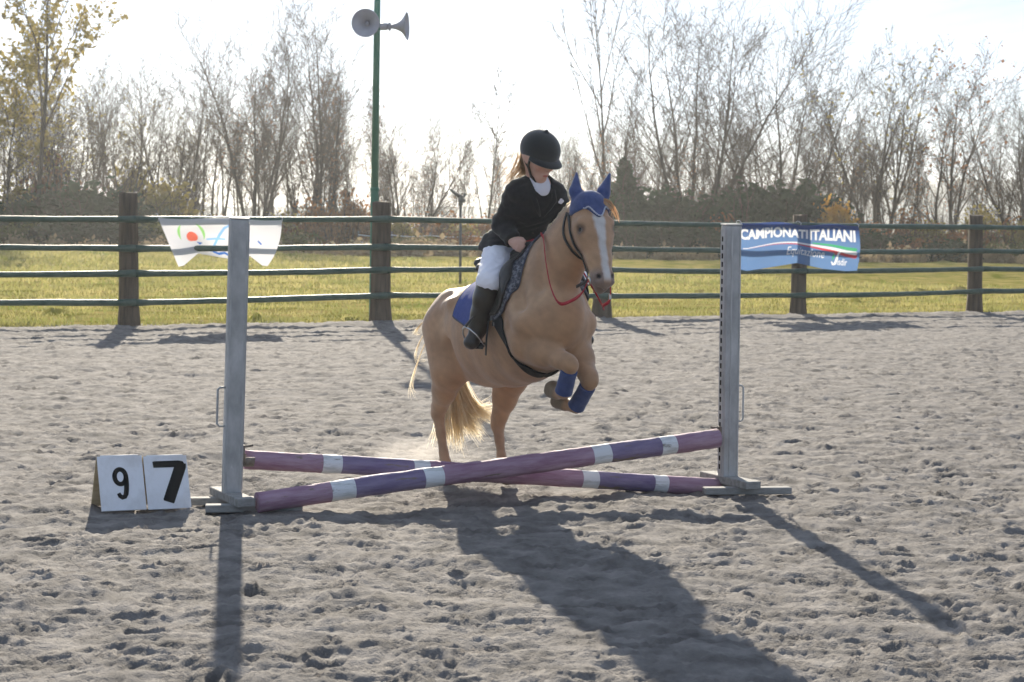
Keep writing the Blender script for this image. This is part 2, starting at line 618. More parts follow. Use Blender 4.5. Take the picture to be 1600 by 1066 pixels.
bs = np.concatenate([np.arange(0, 12, 0.12), np.arange(12, 40, 0.35), np.arange(40, 150, 1.5)])
as_ = np.concatenate([np.arange(-60, -14, 1.0), np.arange(-14, 24, 0.19), np.arange(24, 90, 1.0)])
A_, B_ = np.meshgrid(as_, bs, indexing='ij')
edge = 0.12 + 0.16 * pnoise(A_ * 1.7, 0 * A_) + 0.1 * pnoise(A_ * 5, 0 * A_ + 4)
Bs = B_ + edge * np.exp(-B_ / 1.5)
mz = meadow_h(A_, B_)
MX = FA[0] + FDIR[0] * A_ + FNRM[0] * Bs
MY = FA[1] + FDIR[1] * A_ + FNRM[1] * Bs
na, nb = A_.shape
kk = (np.arange(na - 1)[:, None] * nb + np.arange(nb - 1)[None]).ravel()
MQ = np.stack([kk, kk + nb, kk + nb + 1, kk + 1], 1)
me = fast_mesh('meadow', np.stack([MX, MY, mz], -1).reshape(-1, 3), [MQ], [M_turf], smooth=True)
tag(link('meadow', me), 'sunlit green meadow with mole hills beyond the rail fence', 'meadow', kind='structure')

# land to the horizon and the faint blue ridge
tv, tf = [], []
g = np.linspace(-1, 1, 41)
tx, ty = np.meshgrid(np.sign(g) * np.abs(g) ** 2.2 * 1600, np.sign(g) * np.abs(g) ** 2.2 * 1600, indexing='ij')
tz = np.full_like(tx, -0.35)
jj = (np.arange(40)[:, None] * 41 + np.arange(40)[None]).ravel()
me = fast_mesh('terrain', np.stack([tx, ty, tz], -1).reshape(-1, 3), [np.stack([jj, jj + 41, jj + 42, jj + 1], 1)], [M_base])
tag(link('terrain', me), 'flat land running to the horizon', 'ground', kind='structure')
M_hill = mat('hill_woods', (0.05, 0.07, 0.05), 1.0, (0.09, 0.10, 0.07), scale=0.02, spec=0.05)
hx = np.linspace(-560, 680, 161)
hd = np.linspace(0, 1, 9)
HX, HD = np.meshgrid(hx, hd, indexing='ij')
hh = 7 + 18 / (1 + np.exp(-(HX - 90) / 38)) + 2.8 * pnoise(HX / 53, 0 * HX) + 1.2 * pnoise(HX / 15, 0 * HX + 3)
HZ = hh * np.sin(HD * math.pi) ** 0.8 - 1.0
HY = 1000 + 300 * HD + 22 * pnoise(HX / 120, HD)
kk = (np.arange(160)[:, None] * 9 + np.arange(8)[None]).ravel()
me = fast_mesh('hills', np.stack([HX, HY, HZ], -1).reshape(-1, 3), [np.stack([kk, kk + 9, kk + 10, kk + 1], 1)], [M_hill], smooth=True)
tag(link('hills', me), 'faint blue wooded ridge on the horizon', 'hills', kind='structure')

# the hazy autumn air
hm = bpy.data.materials.new('haze')
hm.use_nodes = True
hn, hl = hm.node_tree.nodes, hm.node_tree.links
hn.remove(hn['Principled BSDF'])
pv = hn.new('ShaderNodeVolumePrincipled')
pv.inputs['Color'].default_value = (0.93, 0.96, 1.0, 1)
pv.inputs['Density'].default_value = 0.0003
pv.inputs['Anisotropy'].default_value = 0.65
hl.new(pv.outputs[0], hn['Material Output'].inputs['Volume'])
mb = MB()
mb.box((0, 100, 16 - 1.4), (3600, 3600, 32))
hz = mb.build('haze', hm)
tag(hz, 'thin pale haze over the arena and the fields', 'haze', kind='stuff')
# ================================================================== rail fence
M_post = mat('weathered_post', (0.075, 0.058, 0.045), 0.9, (0.15, 0.115, 0.085), scale=5, bump=.6, bump_scale=16, spec=.1, stretch=(3, 3, .35), detail=8)
M_rail = mat('green_painted_rail', (0.034, 0.076, 0.058), 0.55, (0.065, 0.115, 0.09), scale=6, bump=.35, bump_scale=22, spec=.35, stretch=(1, 1, 1), detail=6)
rf = random.Random(3)
fence = empty('rail_fence', (FA[0], FA[1], 0))
tag(fence, 'long rail fence of brown round posts and four dark green rails round the arena', 'fence')
SP = np.linalg.norm(FB - FA) / 4
HTS = {0: ([1.51, 1.10, .75, .34], 1.88, .130), 1: ([1.55, 1.135, .79, .41], 1.81, .150), 2: ([1.53, 1.12, .79, .37], 1.78, .150),
       3: ([1.53, 1.10, .76, .35], 1.70, .130), 4: ([1.53, 1.11, .79, .39], 1.74, .125)}
def fpos(a, off=0): return np.array([FA[0] + FDIR[0] * a - FNRM[0] * off, FA[1] + FDIR[1] * a - FNRM[1] * off])
hts = {}
for i in range(-2, 8):
    H4, top, rad = HTS.get(i, ([1.52 + rf.uniform(-.03, .03), 1.11, .77, .37], 1.78 + rf.uniform(-.06, .06), .135))
    hts[i] = H4
    c = fpos(SP * i)
    b = MB()
    n, rings = 14, 9
    ph = [rf.uniform(-.012, .012) for _ in range(n)]
    vs_, fs_ = [], []
    lean = (rf.uniform(-.02, .02), rf.uniform(-.02, .02))
    for j in range(rings):
        z = -.2 + (top + .2) * j / (rings - 1)
        r = rad * (1.06 - .12 * j / (rings - 1)) * (1.12 if j < 2 else 1)
        for k in range(n):
            w = 2 * math.pi * k / n
            rr_ = r + ph[k] + rf.uniform(-.004, .004)
            vs_.append((rr_ * math.cos(w) + lean[0] * z, rr_ * math.sin(w) + lean[1] * z, z + (rf.uniform(-.012, .012) if j == rings - 1 else 0)))
    for j in range(rings - 1):
        for k in range(n):
            k2 = (k + 1) % n
            fs_.append((j * n + k, j * n + k2, (j + 1) * n + k2, (j + 1) * n + k))
    vs_.append((lean[0] * top, lean[1] * top, top + .012))
    b.add(vs_, fs_, True)
    b.f += [((rings - 1) * n + k, (rings - 1) * n + (k + 1) % n, rings * n) for k in range(n)]
    b.sm += [False] * n
    o = b.build('post', M_post, fence)
    o.location = (c[0] - FA[0], c[1] - FA[1], 0)
for i in range(-2, 7):
    for j in range(4):
        z0, z1 = hts[i][j], hts[i + 1][j]
        sag, bow = rf.uniform(-.012, .022), rf.uniform(-.015, .015)
        pts, rads = [], []
        for t in np.linspace(0, 1, 15):
            e = min(t, 1 - t)
            a = SP * (i + t) + (-.02 if t == 0 else .02 if t == 1 else 0)
            off = .155 + bow * math.sin(math.pi * t) + .006 * (t > .5) * (e < .05)
            p = fpos(a, off)
            pts.append((p[0] - FA[0], p[1] - FA[1], z0 + (z1 - z0) * t - sag * math.sin(math.pi * t) + rf.uniform(-.003, .003)))
            rads.append(.043 + .003 * math.sin(7 * t + j + i) + (.010 if e < .03 else 0))
        b = MB()
        b.tube(pts, rads, 10)
        b.build('rail', M_rail, fence)

# ---- banners tied to the rails
M_bwhite = mat('white_tie', (0.66, 0.66, 0.69), 0.85, spec=.1)
M_bprint = mat('printed_banner_cloth', (1, 1, 1), 0.85, spec=.08, trans=.42, attr='Col')

def text_tris(txt, bold, shear):
    """outline font as flat triangles in the unit square"""
    import bmesh
    cu = bpy.data.curves.new('text', 'FONT')
    cu.body, cu.offset, cu.shear, cu.resolution_u = txt, bold, shear, 6
    o = bpy.data.objects.new('text', cu)
    COL.objects.link(o)
    me = bpy.data.meshes.new_from_object(o.evaluated_get(bpy.context.evaluated_depsgraph_get()))
    bpy.data.objects.remove(o)
    bm = bmesh.new(); bm.from_mesh(me)
    bmesh.ops.triangulate(bm, faces=bm.faces)
    P = np.array([[v.co[:2] for v in f.verts] for f in bm.faces])
    bm.free()
    lo, hi = P.reshape(-1, 2).min(0), P.reshape(-1, 2).max(0)
    return (P - lo) / (hi - lo)

class Print:
    """flat print on a cloth, kept as one colour per grid point of the cloth"""
    def __init__(s, ns, nt, base, asp):
        s.ns, s.nt, s.asp = ns, nt, asp
        s.S, s.T = np.meshgrid(np.linspace(0, 1, ns), np.linspace(0, 1, nt), indexing='ij')
        s.C = np.array(base, float) * np.ones((ns, nt, 3))
    def mix(s, cov, col):
        cov = np.clip(cov, 0, 1)[..., None]
        s.C = s.C * (1 - cov) + np.array(col) * cov
    def text(s, txt, col, s0, s1, tb, tt, bold=0., shear=0.):
        P = text_tris(txt, bold, shear)
        P = np.stack([s0 + (s1 - s0) * P[..., 0], tb + (tt - tb) * P[..., 1]], -1)
        k = 3                                          # three sub-samples each way soften the edges
        cov = np.zeros((s.ns * k, s.nt * k), bool)
        gx, gy = (np.arange(s.ns * k) + .5) / k - .5, (np.arange(s.nt * k) + .5) / k - .5
        for A, B, C in P * np.array([s.ns - 1, s.nt - 1]):
            x0, y0 = np.minimum(np.minimum(A, B), C); x1, y1 = np.maximum(np.maximum(A, B), C)
            i0, i1 = np.searchsorted(gx, [x0, x1 + 1e-6]); j0, j1 = np.searchsorted(gy, [y0, y1 + 1e-6])
            if i1 <= i0 or j1 <= j0: continue
            X, Y = gx[i0:i1, None], gy[None, j0:j1]
            d = lambda p, q: (q[0] - p[0]) * (Y - p[1]) - (q[1] - p[1]) * (X - p[0])
            a_, b_, c_ = d(A, B), d(B, C), d(C, A)
            cov[i0:i1, j0:j1] |= ((a_ >= 0) & (b_ >= 0) & (c_ >= 0)) | ((a_ <= 0) & (b_ <= 0) & (c_ <= 0))
        s.mix(cov.reshape(s.ns, k, s.nt, k).mean((1, 3)), col)
    def stroke(s, pts, col):
        """pts (s, t, half width in cloth heights)"""
        X, Y = s.S * s.asp, s.T
        best = np.full(X.shape, -9.)
        for (a, b, w0), (c, d, w1) in zip(pts[:-1], pts[1:]):
            a, c = a * s.asp, c * s.asp
            L2 = max((c - a) ** 2 + (d - b) ** 2, 1e-9)
            t = np.clip(((X - a) * (c - a) + (Y - b) * (d - b)) / L2, 0, 1)
            best = np.maximum(best, w0 + (w1 - w0) * t - np.hypot(X - a - t * (c - a), Y - b - t * (d - b)))
        s.mix(best * s.nt + .5, col)
    def dot(s, cs, ct, r, col): s.stroke([(cs, ct, r), (cs + .001, ct, r)], col)

def ribbon_on(surf, name, m, parent, pts_w, off=.004):
    V, F = [], []
    for i, (s, t, w) in enumerate(pts_w):
        s0, t0, _ = pts_w[max(i - 1, 0)]
        s1, t1, _ = pts_w[min(i + 1, len(pts_w) - 1)]
        A = surf.asp
        dx, dy = (s1 - s0) * A, t1 - t0
        L_ = math.hypot(dx, dy) or 1
        nx, ny = -dy / L_ / A, dx / L_
        V += [surf(s + nx * w, t + ny * w, off), surf(s - nx * w, t - ny * w, off)]
        if i: F.append((2 * i - 2, 2 * i - 1, 2 * i + 1, 2 * i))
    b = MB(); b.add(V, F)
    return b.build(name, m, parent)

def patch_mesh(surf, ns, nt):
    V = np.array([surf(s, t, 0) for s in np.linspace(0, 1, ns) for t in np.linspace(0, 1, nt)])
    i = (np.arange(ns - 1)[:, None] * nt + np.arange(nt - 1)[None]).ravel()
    return V, np.stack([i, i + nt, i + nt + 1, i + 1], 1)
def set_col(me, C):
    a = me.color_attributes.new('Col', 'FLOAT_COLOR', 'POINT')
    a.data.foreach_set('color', np.concatenate([C, np.ones((len(C), 1))], 1).astype(np.float32).ravel())

# left: white banner, its lower corners pulled down to the third rail
def poly(xs, ys, s): return float(np.interp(s, xs, ys))
def s_left(s, t, off):
    tx, ty = 247 + 193 * s, 340.5 + 3 * s + 1.5 * math.sin(9 * s)
    bx = poly([0, 1], [279, 418], s)
    by = poly([0, .06, .22, .45, .60, .80, .94, 1], [417, 415, 396, 402, 405, 400, 415, 416], s)
    if s > .94: bx += 0
    x = tx + (bx - tx) * (1 - t) ** (1.0 if s < .9 else 1.0 + 1.6 * (s - .9) * 10 * .9)
    y = ty + (by - ty) * (1 - t)
    side = .5 + .5 * math.cos(2 * math.pi * min(max((s - .02) / .96, 0), 1))          # 1 at both ends
    mid_ = math.exp(-((s - .42) / .20) ** 2)
    d = .235 + .05 * math.sin(math.pi * t) * side - (.215 * mid_) * math.exp(-((t - .30) / .42) ** 4) * (1 - smooth(.72, .98, np.array(t)))
    d += .018 * math.sin(11 * s + 4 * t) * (1 - t) + .014 * math.sin(23 * (s * .8 - t * .5)) * (1 - t) * t
    return at_fence(x, y, float(d) + off)
s_left.asp = 193 / 72
ban = empty('banner', at_fence(247, 340, .2))
tag(ban, 'white sagging banner with a red dot figure logo tied to the top rail', 'banner')
def rel(o, root): o.location = -Vector(root.location); return o
NS, NT = 190, 90
V, Q = patch_mesh(s_left, NS, NT)
me = fast_mesh('cloth', V, [Q], [M_bprint], smooth=True)
pr = Print(NS, NT, (.70, .70, .73), s_left.asp)
RED, GRN, LBL, DBL = (.78, .16, .10), (.30, .62, .20), (.25, .48, .78), (.05, .16, .50)
pr.dot(.225, .50, .135, RED)
def arc(cx, cy, rx, ry, a0, a1, w, n=14): return [(cx + rx * math.cos(a), cy + ry * math.sin(a), w * (.12 + math.sin(math.pi * (a - a0) / (a1 - a0)))) for a in np.linspace(a0, a1, n)]
pr.stroke(arc(.235, .58, .115, .34, 2.25, 3.35, .028), GRN)
pr.stroke(arc(.225, .58, .115, .34, .95, -.45, .034), GRN)
pr.stroke([(.255, .34, .01), (.275, .31, .035), (.30, .33, .01)], DBL)
pr.stroke([(.375, .12, .02), (.43, .33, .03), (.48, .55, .035), (.53, .74, .03), (.60, .86, .018)], LBL)
pr.stroke([(.36, .44, .02), (.44, .47, .028), (.53, .47, .02)], LBL)
pr.stroke([(.40, .12, .025), (.46, .09, .035), (.52, .13, .03), (.56, .09, .03), (.60, .13, .02)], DBL)
pr.stroke([(.735, .32, .035), (.755, .43, .04)], DBL)
pr.stroke([(.85, .46, .02), (.88, .42, .02)], DBL)
set_col(me, pr.C.reshape(-1, 3))
rel(link('cloth', me, ban), ban)
for x, y in ((247, 341), (330, 341), (440, 343)):
    c = at_fence(x, y, .2)
    b = MB()
    b.tube([c + np.array([FNRM[0] * q, FNRM[1] * q, z]) for q, z in ((-.01, -.03), (-.03, .02), (.03, .06), (.10, .05), (.12, -.01), (.06, -.06), (-.01, -.04))], .005, 5)
    rel(b.build('tie', M_bwhite, ban), ban)

# right: blue championship banner
def s_right(s, t, off):
    x = 1156 + 185 * s + 4 * math.sin(math.pi * (1 - t)) * (1 if s > .9 else 0) * (s - .9) * 10 - 2 * (1 - t) * (s > .9) * (s - .9) * 10
    top = 349 + 3.5 * s - 2 * math.sin(math.pi * min(s / .5, 1)) + 1.2 * math.sin(14 * s)
    bot = poly([0, .06, .25, .48, .70, .9, 1], [421, 423.5, 418, 411, 420, 424, 423], s)
    y = top + (bot - top) * (1 - t)
    d = .235 + .035 * math.sin(7 * s + 1) * (1 - t) + .02 * math.sin(17 * s - 3 * t) * (1 - t * .6) + .03 * (1 - t) + .022 * math.exp(-((s - .55 - .1 * t) / .05) ** 2)
    if s < .06: d -= .02 * (1 - s / .06)
    return at_fence(x, y, d + off)
s_right.asp = 185 / 74
bn2 = empty('banner', at_fence(1156, 349, .2))
tag(bn2, 'blue banner reading CAMPIONATI ITALIANI tied over a fence post', 'banner')
NS, NT = 270, 104
V, Q = patch_mesh(s_right, NS, NT)
me = fast_mesh('cloth', V, [Q], [M_bprint], smooth=True)
pr = Print(NS, NT, (.135, .245, .46), s_right.asp)
k = smooth(.62 - .1 * pr.S, .98, pr.T)
pr.C = pr.C * (1 - k[..., None]) + np.array((.04, .08, .25)) * k[..., None]
WHT, RD2, GR2 = (.84, .84, .86), (.60, .07, .09), (.07, .42, .19)
pr.text('CAMPIONATI', WHT, .004, .575, .655, .885, bold=.035)
pr.text('ITALIANI', WHT, .592, .968, .640, .900, bold=.035)
def sw(dt, w0, w1, f=.03): return [(s, .46 + dt * s + .11 * math.sin(math.pi * (s - .02) / .96) - .08 * s, w0 + (w1 - w0) * s * s) for s in np.linspace(f, .965, 40)]
pr.stroke(sw(.085, .0, .040, .62), GR2)
pr.stroke(sw(-.075, .002, .045), RD2)
pr.stroke(sw(0, .008, .042), WHT)
pr.text('Equitazione', WHT, .395, .715, .175, .430, shear=.3)
pr.text('isdir', WHT, .822, .905, .115, .265, bold=.01, shear=.1)
pr.stroke([(.775, .17, .012), (.785, .12, .022), (.803, .14, .024), (.818, .25, .022), (.832, .37, .018), (.862, .42, .010)], WHT)
pr.stroke([(.783, .22, .008), (.79, .29, .022), (.80, .37, .006)], GR2)
pr.dot(.812, .37, .036, RD2)
set_col(me, pr.C.reshape(-1, 3))
rel(link('cloth', me, bn2), bn2)
for x, y in ((1157, 350), (1250, 351), (1340, 354)):
    c = at_fence(x, y, .2)
    b = MB()
    b.tube([c + np.array([FNRM[0] * q, FNRM[1] * q, z]) for q, z in ((-.02, -.03), (-.03, .02), (.03, .055), (.10, .05), (.12, -.01), (.06, -.06), (-.01, -.04))], .005, 5)
    rel(b.build('tie', M_bwhite, bn2), bn2)

# ---- loudspeaker pole behind the second post
M_pole = mat('green_pole_paint', (0.035, 0.16, 0.10), 0.45, (0.05, 0.20, 0.13), scale=4, spec=.4)
M_horn = mat('pale_grey_horn', (0.34, 0.34, 0.38), 0.5, (0.40, 0.40, 0.44), scale=6, spec=.4)
M_dkm = mat('dark_metal', (0.06, 0.06, 0.07), 0.5, spec=.4)
pb = fpos(SP * 1 + .02, -.26)
pole = empty('lamp_pole', (pb[0], pb[1], 0))
tag(pole, 'tall green metal pole behind the fence carrying two horn loudspeakers', 'pole')
b = MB(); b.tube([(0, 0, -.2), (.01, 0, 2.0)], [.062, .060], 14, caps=False); b.tube([(.01, 0, 2.0), (.035, 0, 6.6)], [.056, .044], 14); b.build('shaft', M_pole, pole)
b = MB(); b.lathe([(.056, 0), (.068, .005), (.068, .05), (.058, .06)], Matrix.Translation((.01, 0, 1.97)), 14); b.build('collar', M_pole, pole)
Yp = pb[1]
def horn(px, py, d, label, yoff, bend):
    c = Vector(at_y(px, py, Yp + yoff))
    root = empty('loudspeaker', c)
    tag(root, label, 'loudspeaker')
    q = Vector(d).normalized().to_track_quat('Z', 'Y').to_matrix().to_4x4()
    b = MB()
    prof = [(.030, -.30), (.034, -.22), (.050, -.16), (.078, -.10), (.115, -.055), (.160, -.022), (.192, -.006), (.208, .004), (.212, .000), (.203, -.008), (.180, -.020), (.150, -.040), (.105, -.072), (.068, -.115), (.044, -.165), (.030, -.20), (.001, -.205)]
    b.lathe(prof, q, 32); b.build('bell', M_horn, root)
    b = MB(); b.lathe([(.0005, -.115), (.018, -.118), (.030, -.130), (.033, -.16), (.025, -.19), (.01, -.20)], q, 18); b.build('phase_plug', M_horn, root)
    b = MB(); b.lathe([(.001, -.42), (.050, -.42), (.056, -.405), (.056, -.32), (.048, -.30), (.034, -.285), (.001, -.285)], q, 18); b.build('driver', M_horn, root)
    b = MB(); b.lathe([(.048, -.285), (.066, -.275), (.066, -.255), (.040, -.245)], q, 18); b.build('ring', M_horn, root)
    b = MB(); b.tube(bend(q), .014, 8); b.build('bracket', M_dkm, root)
    return root
horn(571, 36, (-.10, -1, -.03), 'round grey horn loudspeaker facing the arena, left of the pole', -.50, lambda q: [q @ Vector((0, 0, -.36)), q @ Vector((.05, 0, -.42)), Vector((.13, .46, -.01)), Vector((.16, .50, -.01))])
horn(636, 41, (1, -.12, .02), 'grey horn loudspeaker seen from the side, pointing right of the pole', -.02, lambda q: [q @ Vector((0, 0, -.36)), q @ Vector((0, 0, -.43)), Vector((-.46, .05, .01))])
# ================================================================== the crossed-pole jump
M_galv = mat('galvanised_steel', (0.32, 0.325, 0.32), 0.6, (0.52, 0.52, 0.515), scale=9, bump=.12, bump_scale=40, spec=.4, metal=.12, stretch=(1, 1, .5), detail=9, chip=((.55, .55, .54), 14, (1, 1, .5), .64))
M_hole = mat('slot_shadow', (0.012, 0.012, 0.012), .9, spec=.05)
M_foot = mat('grey_plank', (0.24, 0.235, 0.22), .8, (.36, .35, .33), scale=9, bump=.4, bump_scale=40, spec=.15, stretch=(1, 4, 4), detail=7)
M_cup = mat('rusty_cup', (0.16, 0.13, 0.10), .7, (.26, .23, .20), scale=30, spec=.3, metal=.3)
JT = R(17)
JL = Vector((math.cos(JT), math.sin(JT), 0))         # along the jump
JD = Vector((math.sin(JT), -math.cos(JT), 0))        # towards the camera

def standard(base, top, label, inner, handle_z, cup_z, foot_shift, slots):
    base, top = Vector(base), Vector(top)
    root = empty('jump_standard', (base.x, base.y, 0))
    tag(root, label, 'jump standard', 'standards of the cross-pole jump')
    zc = (top - base).normalized()
    yc = (-JD - zc * zc.dot(-JD)).normalized()
    xc = yc.cross(zc)
    M = Matrix((xc, yc, zc)).transposed()
    L_ = (top - base).length
    b = MB()
    b.box((0, 0, 0), (.098, .085, L_ - .075), M, .007)
    o = b.build('upright', M_galv, root); o.location = zc * (.075 + (L_ - .075) / 2)
    mid = zc * (.075 + (L_ - .075) / 2)
    b = MB()                                         # folded lips of the steel section, proud of its face
    for x in (-.040, .040) if not slots else (-.012, .040):
        b.box(xc * x - yc * .0435 + mid, (.010, .006, L_ - .10), M, .002)
    b.build('rib', M_galv, root)
    b = MB(); b.box(zc * (L_ + .004) , (.104, .091, .008), M, .002); b.build('cap', M_galv, root)
    # keyhole track on the inner face
    b = MB(); b.box(xc * inner * .0515 + mid, (.006, .062, L_ - .12), M, .001); b.build('track', M_galv, root)
    b = MB()
    z = .14
    while z < L_ - .06:
        b.box(xc * inner * .0550 + zc * z, (.0035, .018, .030), M)
        z += .05
    b.build('keyhole_slots', M_hole, root)['kind'] = 'stuff'
    # carrying handle on the outer face
    b = MB()
    q = [xc * -inner * x + zc * z_ for x, z_ in ((.045, handle_z), (.078, handle_z), (.090, handle_z - .012), (.090, handle_z - .20), (.078, handle_z - .212), (.045, handle_z - .212))]
    b.tube(q, .0062, 8); b.build('handle', M_galv, root)
    # feet
    def plank(c, along, l_, w_, h_, m=M_foot):
        a = Vector(along).normalized()
        Mx = Matrix((a, Vector((0, 0, 1)).cross(a), Vector((0, 0, 1)))).transposed()
        b = MB(); b.box(c, (l_, w_, h_), Mx, .004); return b.build('foot_plank', m, root)
    plank(JD * .03 + Vector((0, 0, .060)), JD + JL * .10, .58, .10, .046)
    plank(JD * .20 + JL * foot_shift[0] + Vector((0, 0, .018)), JL - JD * -.14, .52, .085, .040)
    plank(JD * -.14 + JL * foot_shift[1] + Vector((0, 0, .018)), JL - JD * -.14, .52, .085, .040)
    # cup
    b = MB()
    c = xc * inner * .058 + zc * cup_z
    b.box(c, (.010, .06, .10), M, .002)
    cpts = [c + xc * inner * .03 + yc * .055 * math.cos(w) + zc * (-.012 + .055 * math.sin(w)) for w in np.linspace(math.pi * 1.0, 2 * math.pi, 11)]
    vs_, fs_ = [], []
    for p in cpts:
        vs_ += [p - xc * inner * .026, p + xc * inner * .026]
    for i in range(10): fs_.append((2 * i, 2 * i + 1, 2 * i + 3, 2 * i + 2))
    b.add(vs_, fs_, True)
    o = b.build('cup', M_cup, root)
    sm = o.modifiers.new('thickness', 'SOLIDIFY'); sm.thickness = .006
    b = MB(); b.tube([c - xc * inner * .02 + zc * .035, c + xc * inner * .055 + zc * .045], .007, 8); b.build('pin', M_cup, root)
    return root
standard(at_z(361, 792), at_y(373.5, 342, 12.10), 'grey steel jump standard on the left, beside the number boards', 1, .66, .295, (.09, -.11), False)
standard(at_z(1137, 765), at_y(1143, 352, 13.22), 'grey steel jump standard on the right, showing its slotted edge', -1, .62, .33, (.04, -.02), True)

M_pink = mat('pink_pole_paint', (0.26, 0.14, 0.21), .7, (0.40, 0.27, 0.34), scale=9, bump=.5, bump_scale=30, spec=.3, stretch=(.5, 3, 3), detail=8, chip=((.20, .16, .13), 5, (.6, 3.5, 3.5), .60))
M_purple = mat('purple_pole_paint', (0.155, 0.118, 0.22), .7, (0.25, 0.205, 0.31), scale=9, bump=.5, bump_scale=30, spec=.3, stretch=(.5, 3, 3), detail=8, chip=((.20, .16, .13), 5, (.6, 3.5, 3.5), .60))
M_pwhite = mat('worn_white_paint', (0.42, 0.43, 0.42), .65, (0.70, 0.71, 0.72), scale=11, bump=.4, bump_scale=30, spec=.3, stretch=(.6, 3, 3), detail=8, lo=.3, hi=.5, chip=((.22, .20, .17), 6, (.6, 3.5, 3.5), .585))
M_bare = mat('bare_wood', (0.22, 0.17, 0.12), .9, (0.34, 0.27, 0.20), scale=20, spec=.1)
def pole_(p0, p1, label, bands, rad):
    p0, p1 = Vector(p0), Vector(p1)
    d = p1 - p0
    L_ = d.length
    root = empty('jump_pole', p0)
    tag(root, label, 'jump pole', 'poles of the cross-pole jump')
    root.rotation_mode = 'QUATERNION'
    root.rotation_quaternion = d.to_track_quat('X', 'Z')
    rr_ = random.Random(int(p0.x * 100))
    wob = [rr_.uniform(-.0022, .0022) for _ in range(400)]
    def ring_pts(t0, t1): return [(x, .004 * math.sin(x * 2.1), .006 * math.sin(x * 1.3 + 1)) for x in np.linspace(t0 * L_, t1 * L_, max(3, int((t1 - t0) * L_ / .04)))]
    for i, (t0, t1, m) in enumerate(bands):
        b = MB()
        q = ring_pts(t0, t1)
        n = 18
        vs_, fs_ = [], []
        for k, p in enumerate(q):
            for j in range(n):
                w = 2 * math.pi * j / n
                r = rad * (1 + .02 * math.sin(p[0] * 5 + j)) + (wob[(j * 13 + int(p[0] * 25)) % 400])
                vs_.append((p[0], p[1] + r * math.cos(w), p[2] + r * math.sin(w)))
        for k in range(len(q) - 1):
            for j in range(n):
                j2 = (j + 1) % n
                fs_.append((k * n + j, k * n + j2, (k + 1) * n + j2, (k + 1) * n + j))
        b.add(vs_, fs_, True)
        if i == 0: b.f.append(tuple(range(n))[::-1]); b.sm.append(False)
        if i == len(bands) - 1: b.f.append(tuple((len(q) - 1) * n + j for j in range(n))); b.sm.append(False)
        b.build('painted_band', m, root)
    return root
PK, PU, WH = M_pink, M_purple, M_pwhite
a0, a1 = at_y(402, 786.5, 11.93), at_y(1121, 683, 13.02)
def bandsof(xs, x0, x1, Y0, Y1):
    """photo columns of the colour changes -> fractions along the pole"""
    out = []
    for x in xs:
        t = (x - x0) / (x1 - x0)
        out.append(t * Y0 / (t * Y0 + (1 - t) * Y1))
    return out
c_ = [0] + bandsof([500, 533, 633, 661, 897, 927, 1014, 1041], 402, 1121, 13.02, 11.93) + [1]
ms = [PK, WH, PU, WH, PK, WH, PU, WH, PK]
pole_(a0, a1, 'pink and purple striped jump pole in front, raised at its right end', list(zip(c_[:-1], c_[1:], ms)), .0555)
a0, a1 = at_y(382, 719.5, 12.28), at_y(1122, 759.5, 13.28)
c_ = [0] + bandsof([487, 514, 618, 642, 882, 909, 1004, 1028], 382, 1122, 13.28, 12.28) + [1]
pole_(a0, a1, 'faded pink and purple striped jump pole behind, raised at its left end', list(zip(c_[:-1], c_[1:], ms)), .052)

# ---- number boards beside the left standard
M_board = mat('white_board', (0.58, 0.56, 0.55), .6, (.78, .78, .80), scale=5, lo=.25, hi=.5, detail=8, spec=.3)
M_back = mat('bare_plywood', (0.46, 0.36, 0.22), .8, (.56, .46, .30), scale=12, spec=.15, stretch=(1, 1, 5), detail=7)
M_ink = mat('black_print', (0.012, 0.012, 0.012), .7, spec=.15)
def num_board(bl, br, tl, txt, label, w_, h_, bold, shear, fit):
    """A-frame of two boards hinged along the top"""
    pl = Vector(at_z(*bl, .0)); pr = Vector(at_z(*br, .0))
    ridge_h = h_
    root = empty('number_board', (pl + pr) / 2)
    tag(root, label, 'number board', 'number boards by the jump')
    ang = R(24)
    ax = Vector((math.cos(ang), math.sin(ang), 0))
    fr = Vector((math.sin(ang), -math.cos(ang), 0))
    lean = math.asin(.115 / h_)
    up = Vector((0, 0, math.cos(lean))) - fr * math.sin(lean)
    nrm = ax.cross(up)
    M = Matrix((ax, -nrm, up)).transposed()
    b = MB(); b.box(up * h_ / 2, (w_, .010, h_), M, .0015); b.build('front_board', M_board, root)
    up2 = Vector((0, 0, math.cos(lean))) + fr * math.sin(lean)
    M2 = Matrix((ax, ax.cross(up2) * -1, up2)).transposed()
    top = up * h_
    b = MB(); b.box(top - up2 * h_ / 2 - fr * .011, (w_, .010, h_), M2, .0015); b.build('back_board', M_back, root)
    b = MB(); b.tube([top - ax * w_ * .42 - fr * .004, top + ax * w_ * .42 - fr * .004], .006, 8); b.build('hinge', M_board, root)
    class Sf: pass
    def surf(s, t, off): return ax * ((s - .5) * w_) + up * (t * h_) + nrm * (.0050 + off)
    surf.asp = w_ / h_
    for st in fit: ribbon_on(surf, 'numeral', M_ink, root, st, .0015)
    return root
nine = [(.475 + .125 * math.cos(a) * (1.0), .615 + .135 * math.sin(a), .042) for a in np.linspace(-.15, 2 * math.pi + .1, 36)]
tail9 = [(.60, .64, .042), (.603, .56, .044), (.600, .47, .045), (.590, .38, .045), (.572, .30, .044), (.535, .245, .042), (.485, .235, .042), (.435, .262, .040), (.405, .315, .034)]
seven = [[(.20, .835, .055), (.24, .838, .062), (.60, .838, .062), (.80, .838, .062), (.86, .832, .060), (.875, .80, .06)],
         [(.845, .845, .100), (.84, .80, .105), (.70, .54, .105), (.58, .32, .105), (.49, .15, .105), (.48, .128, .095)]]
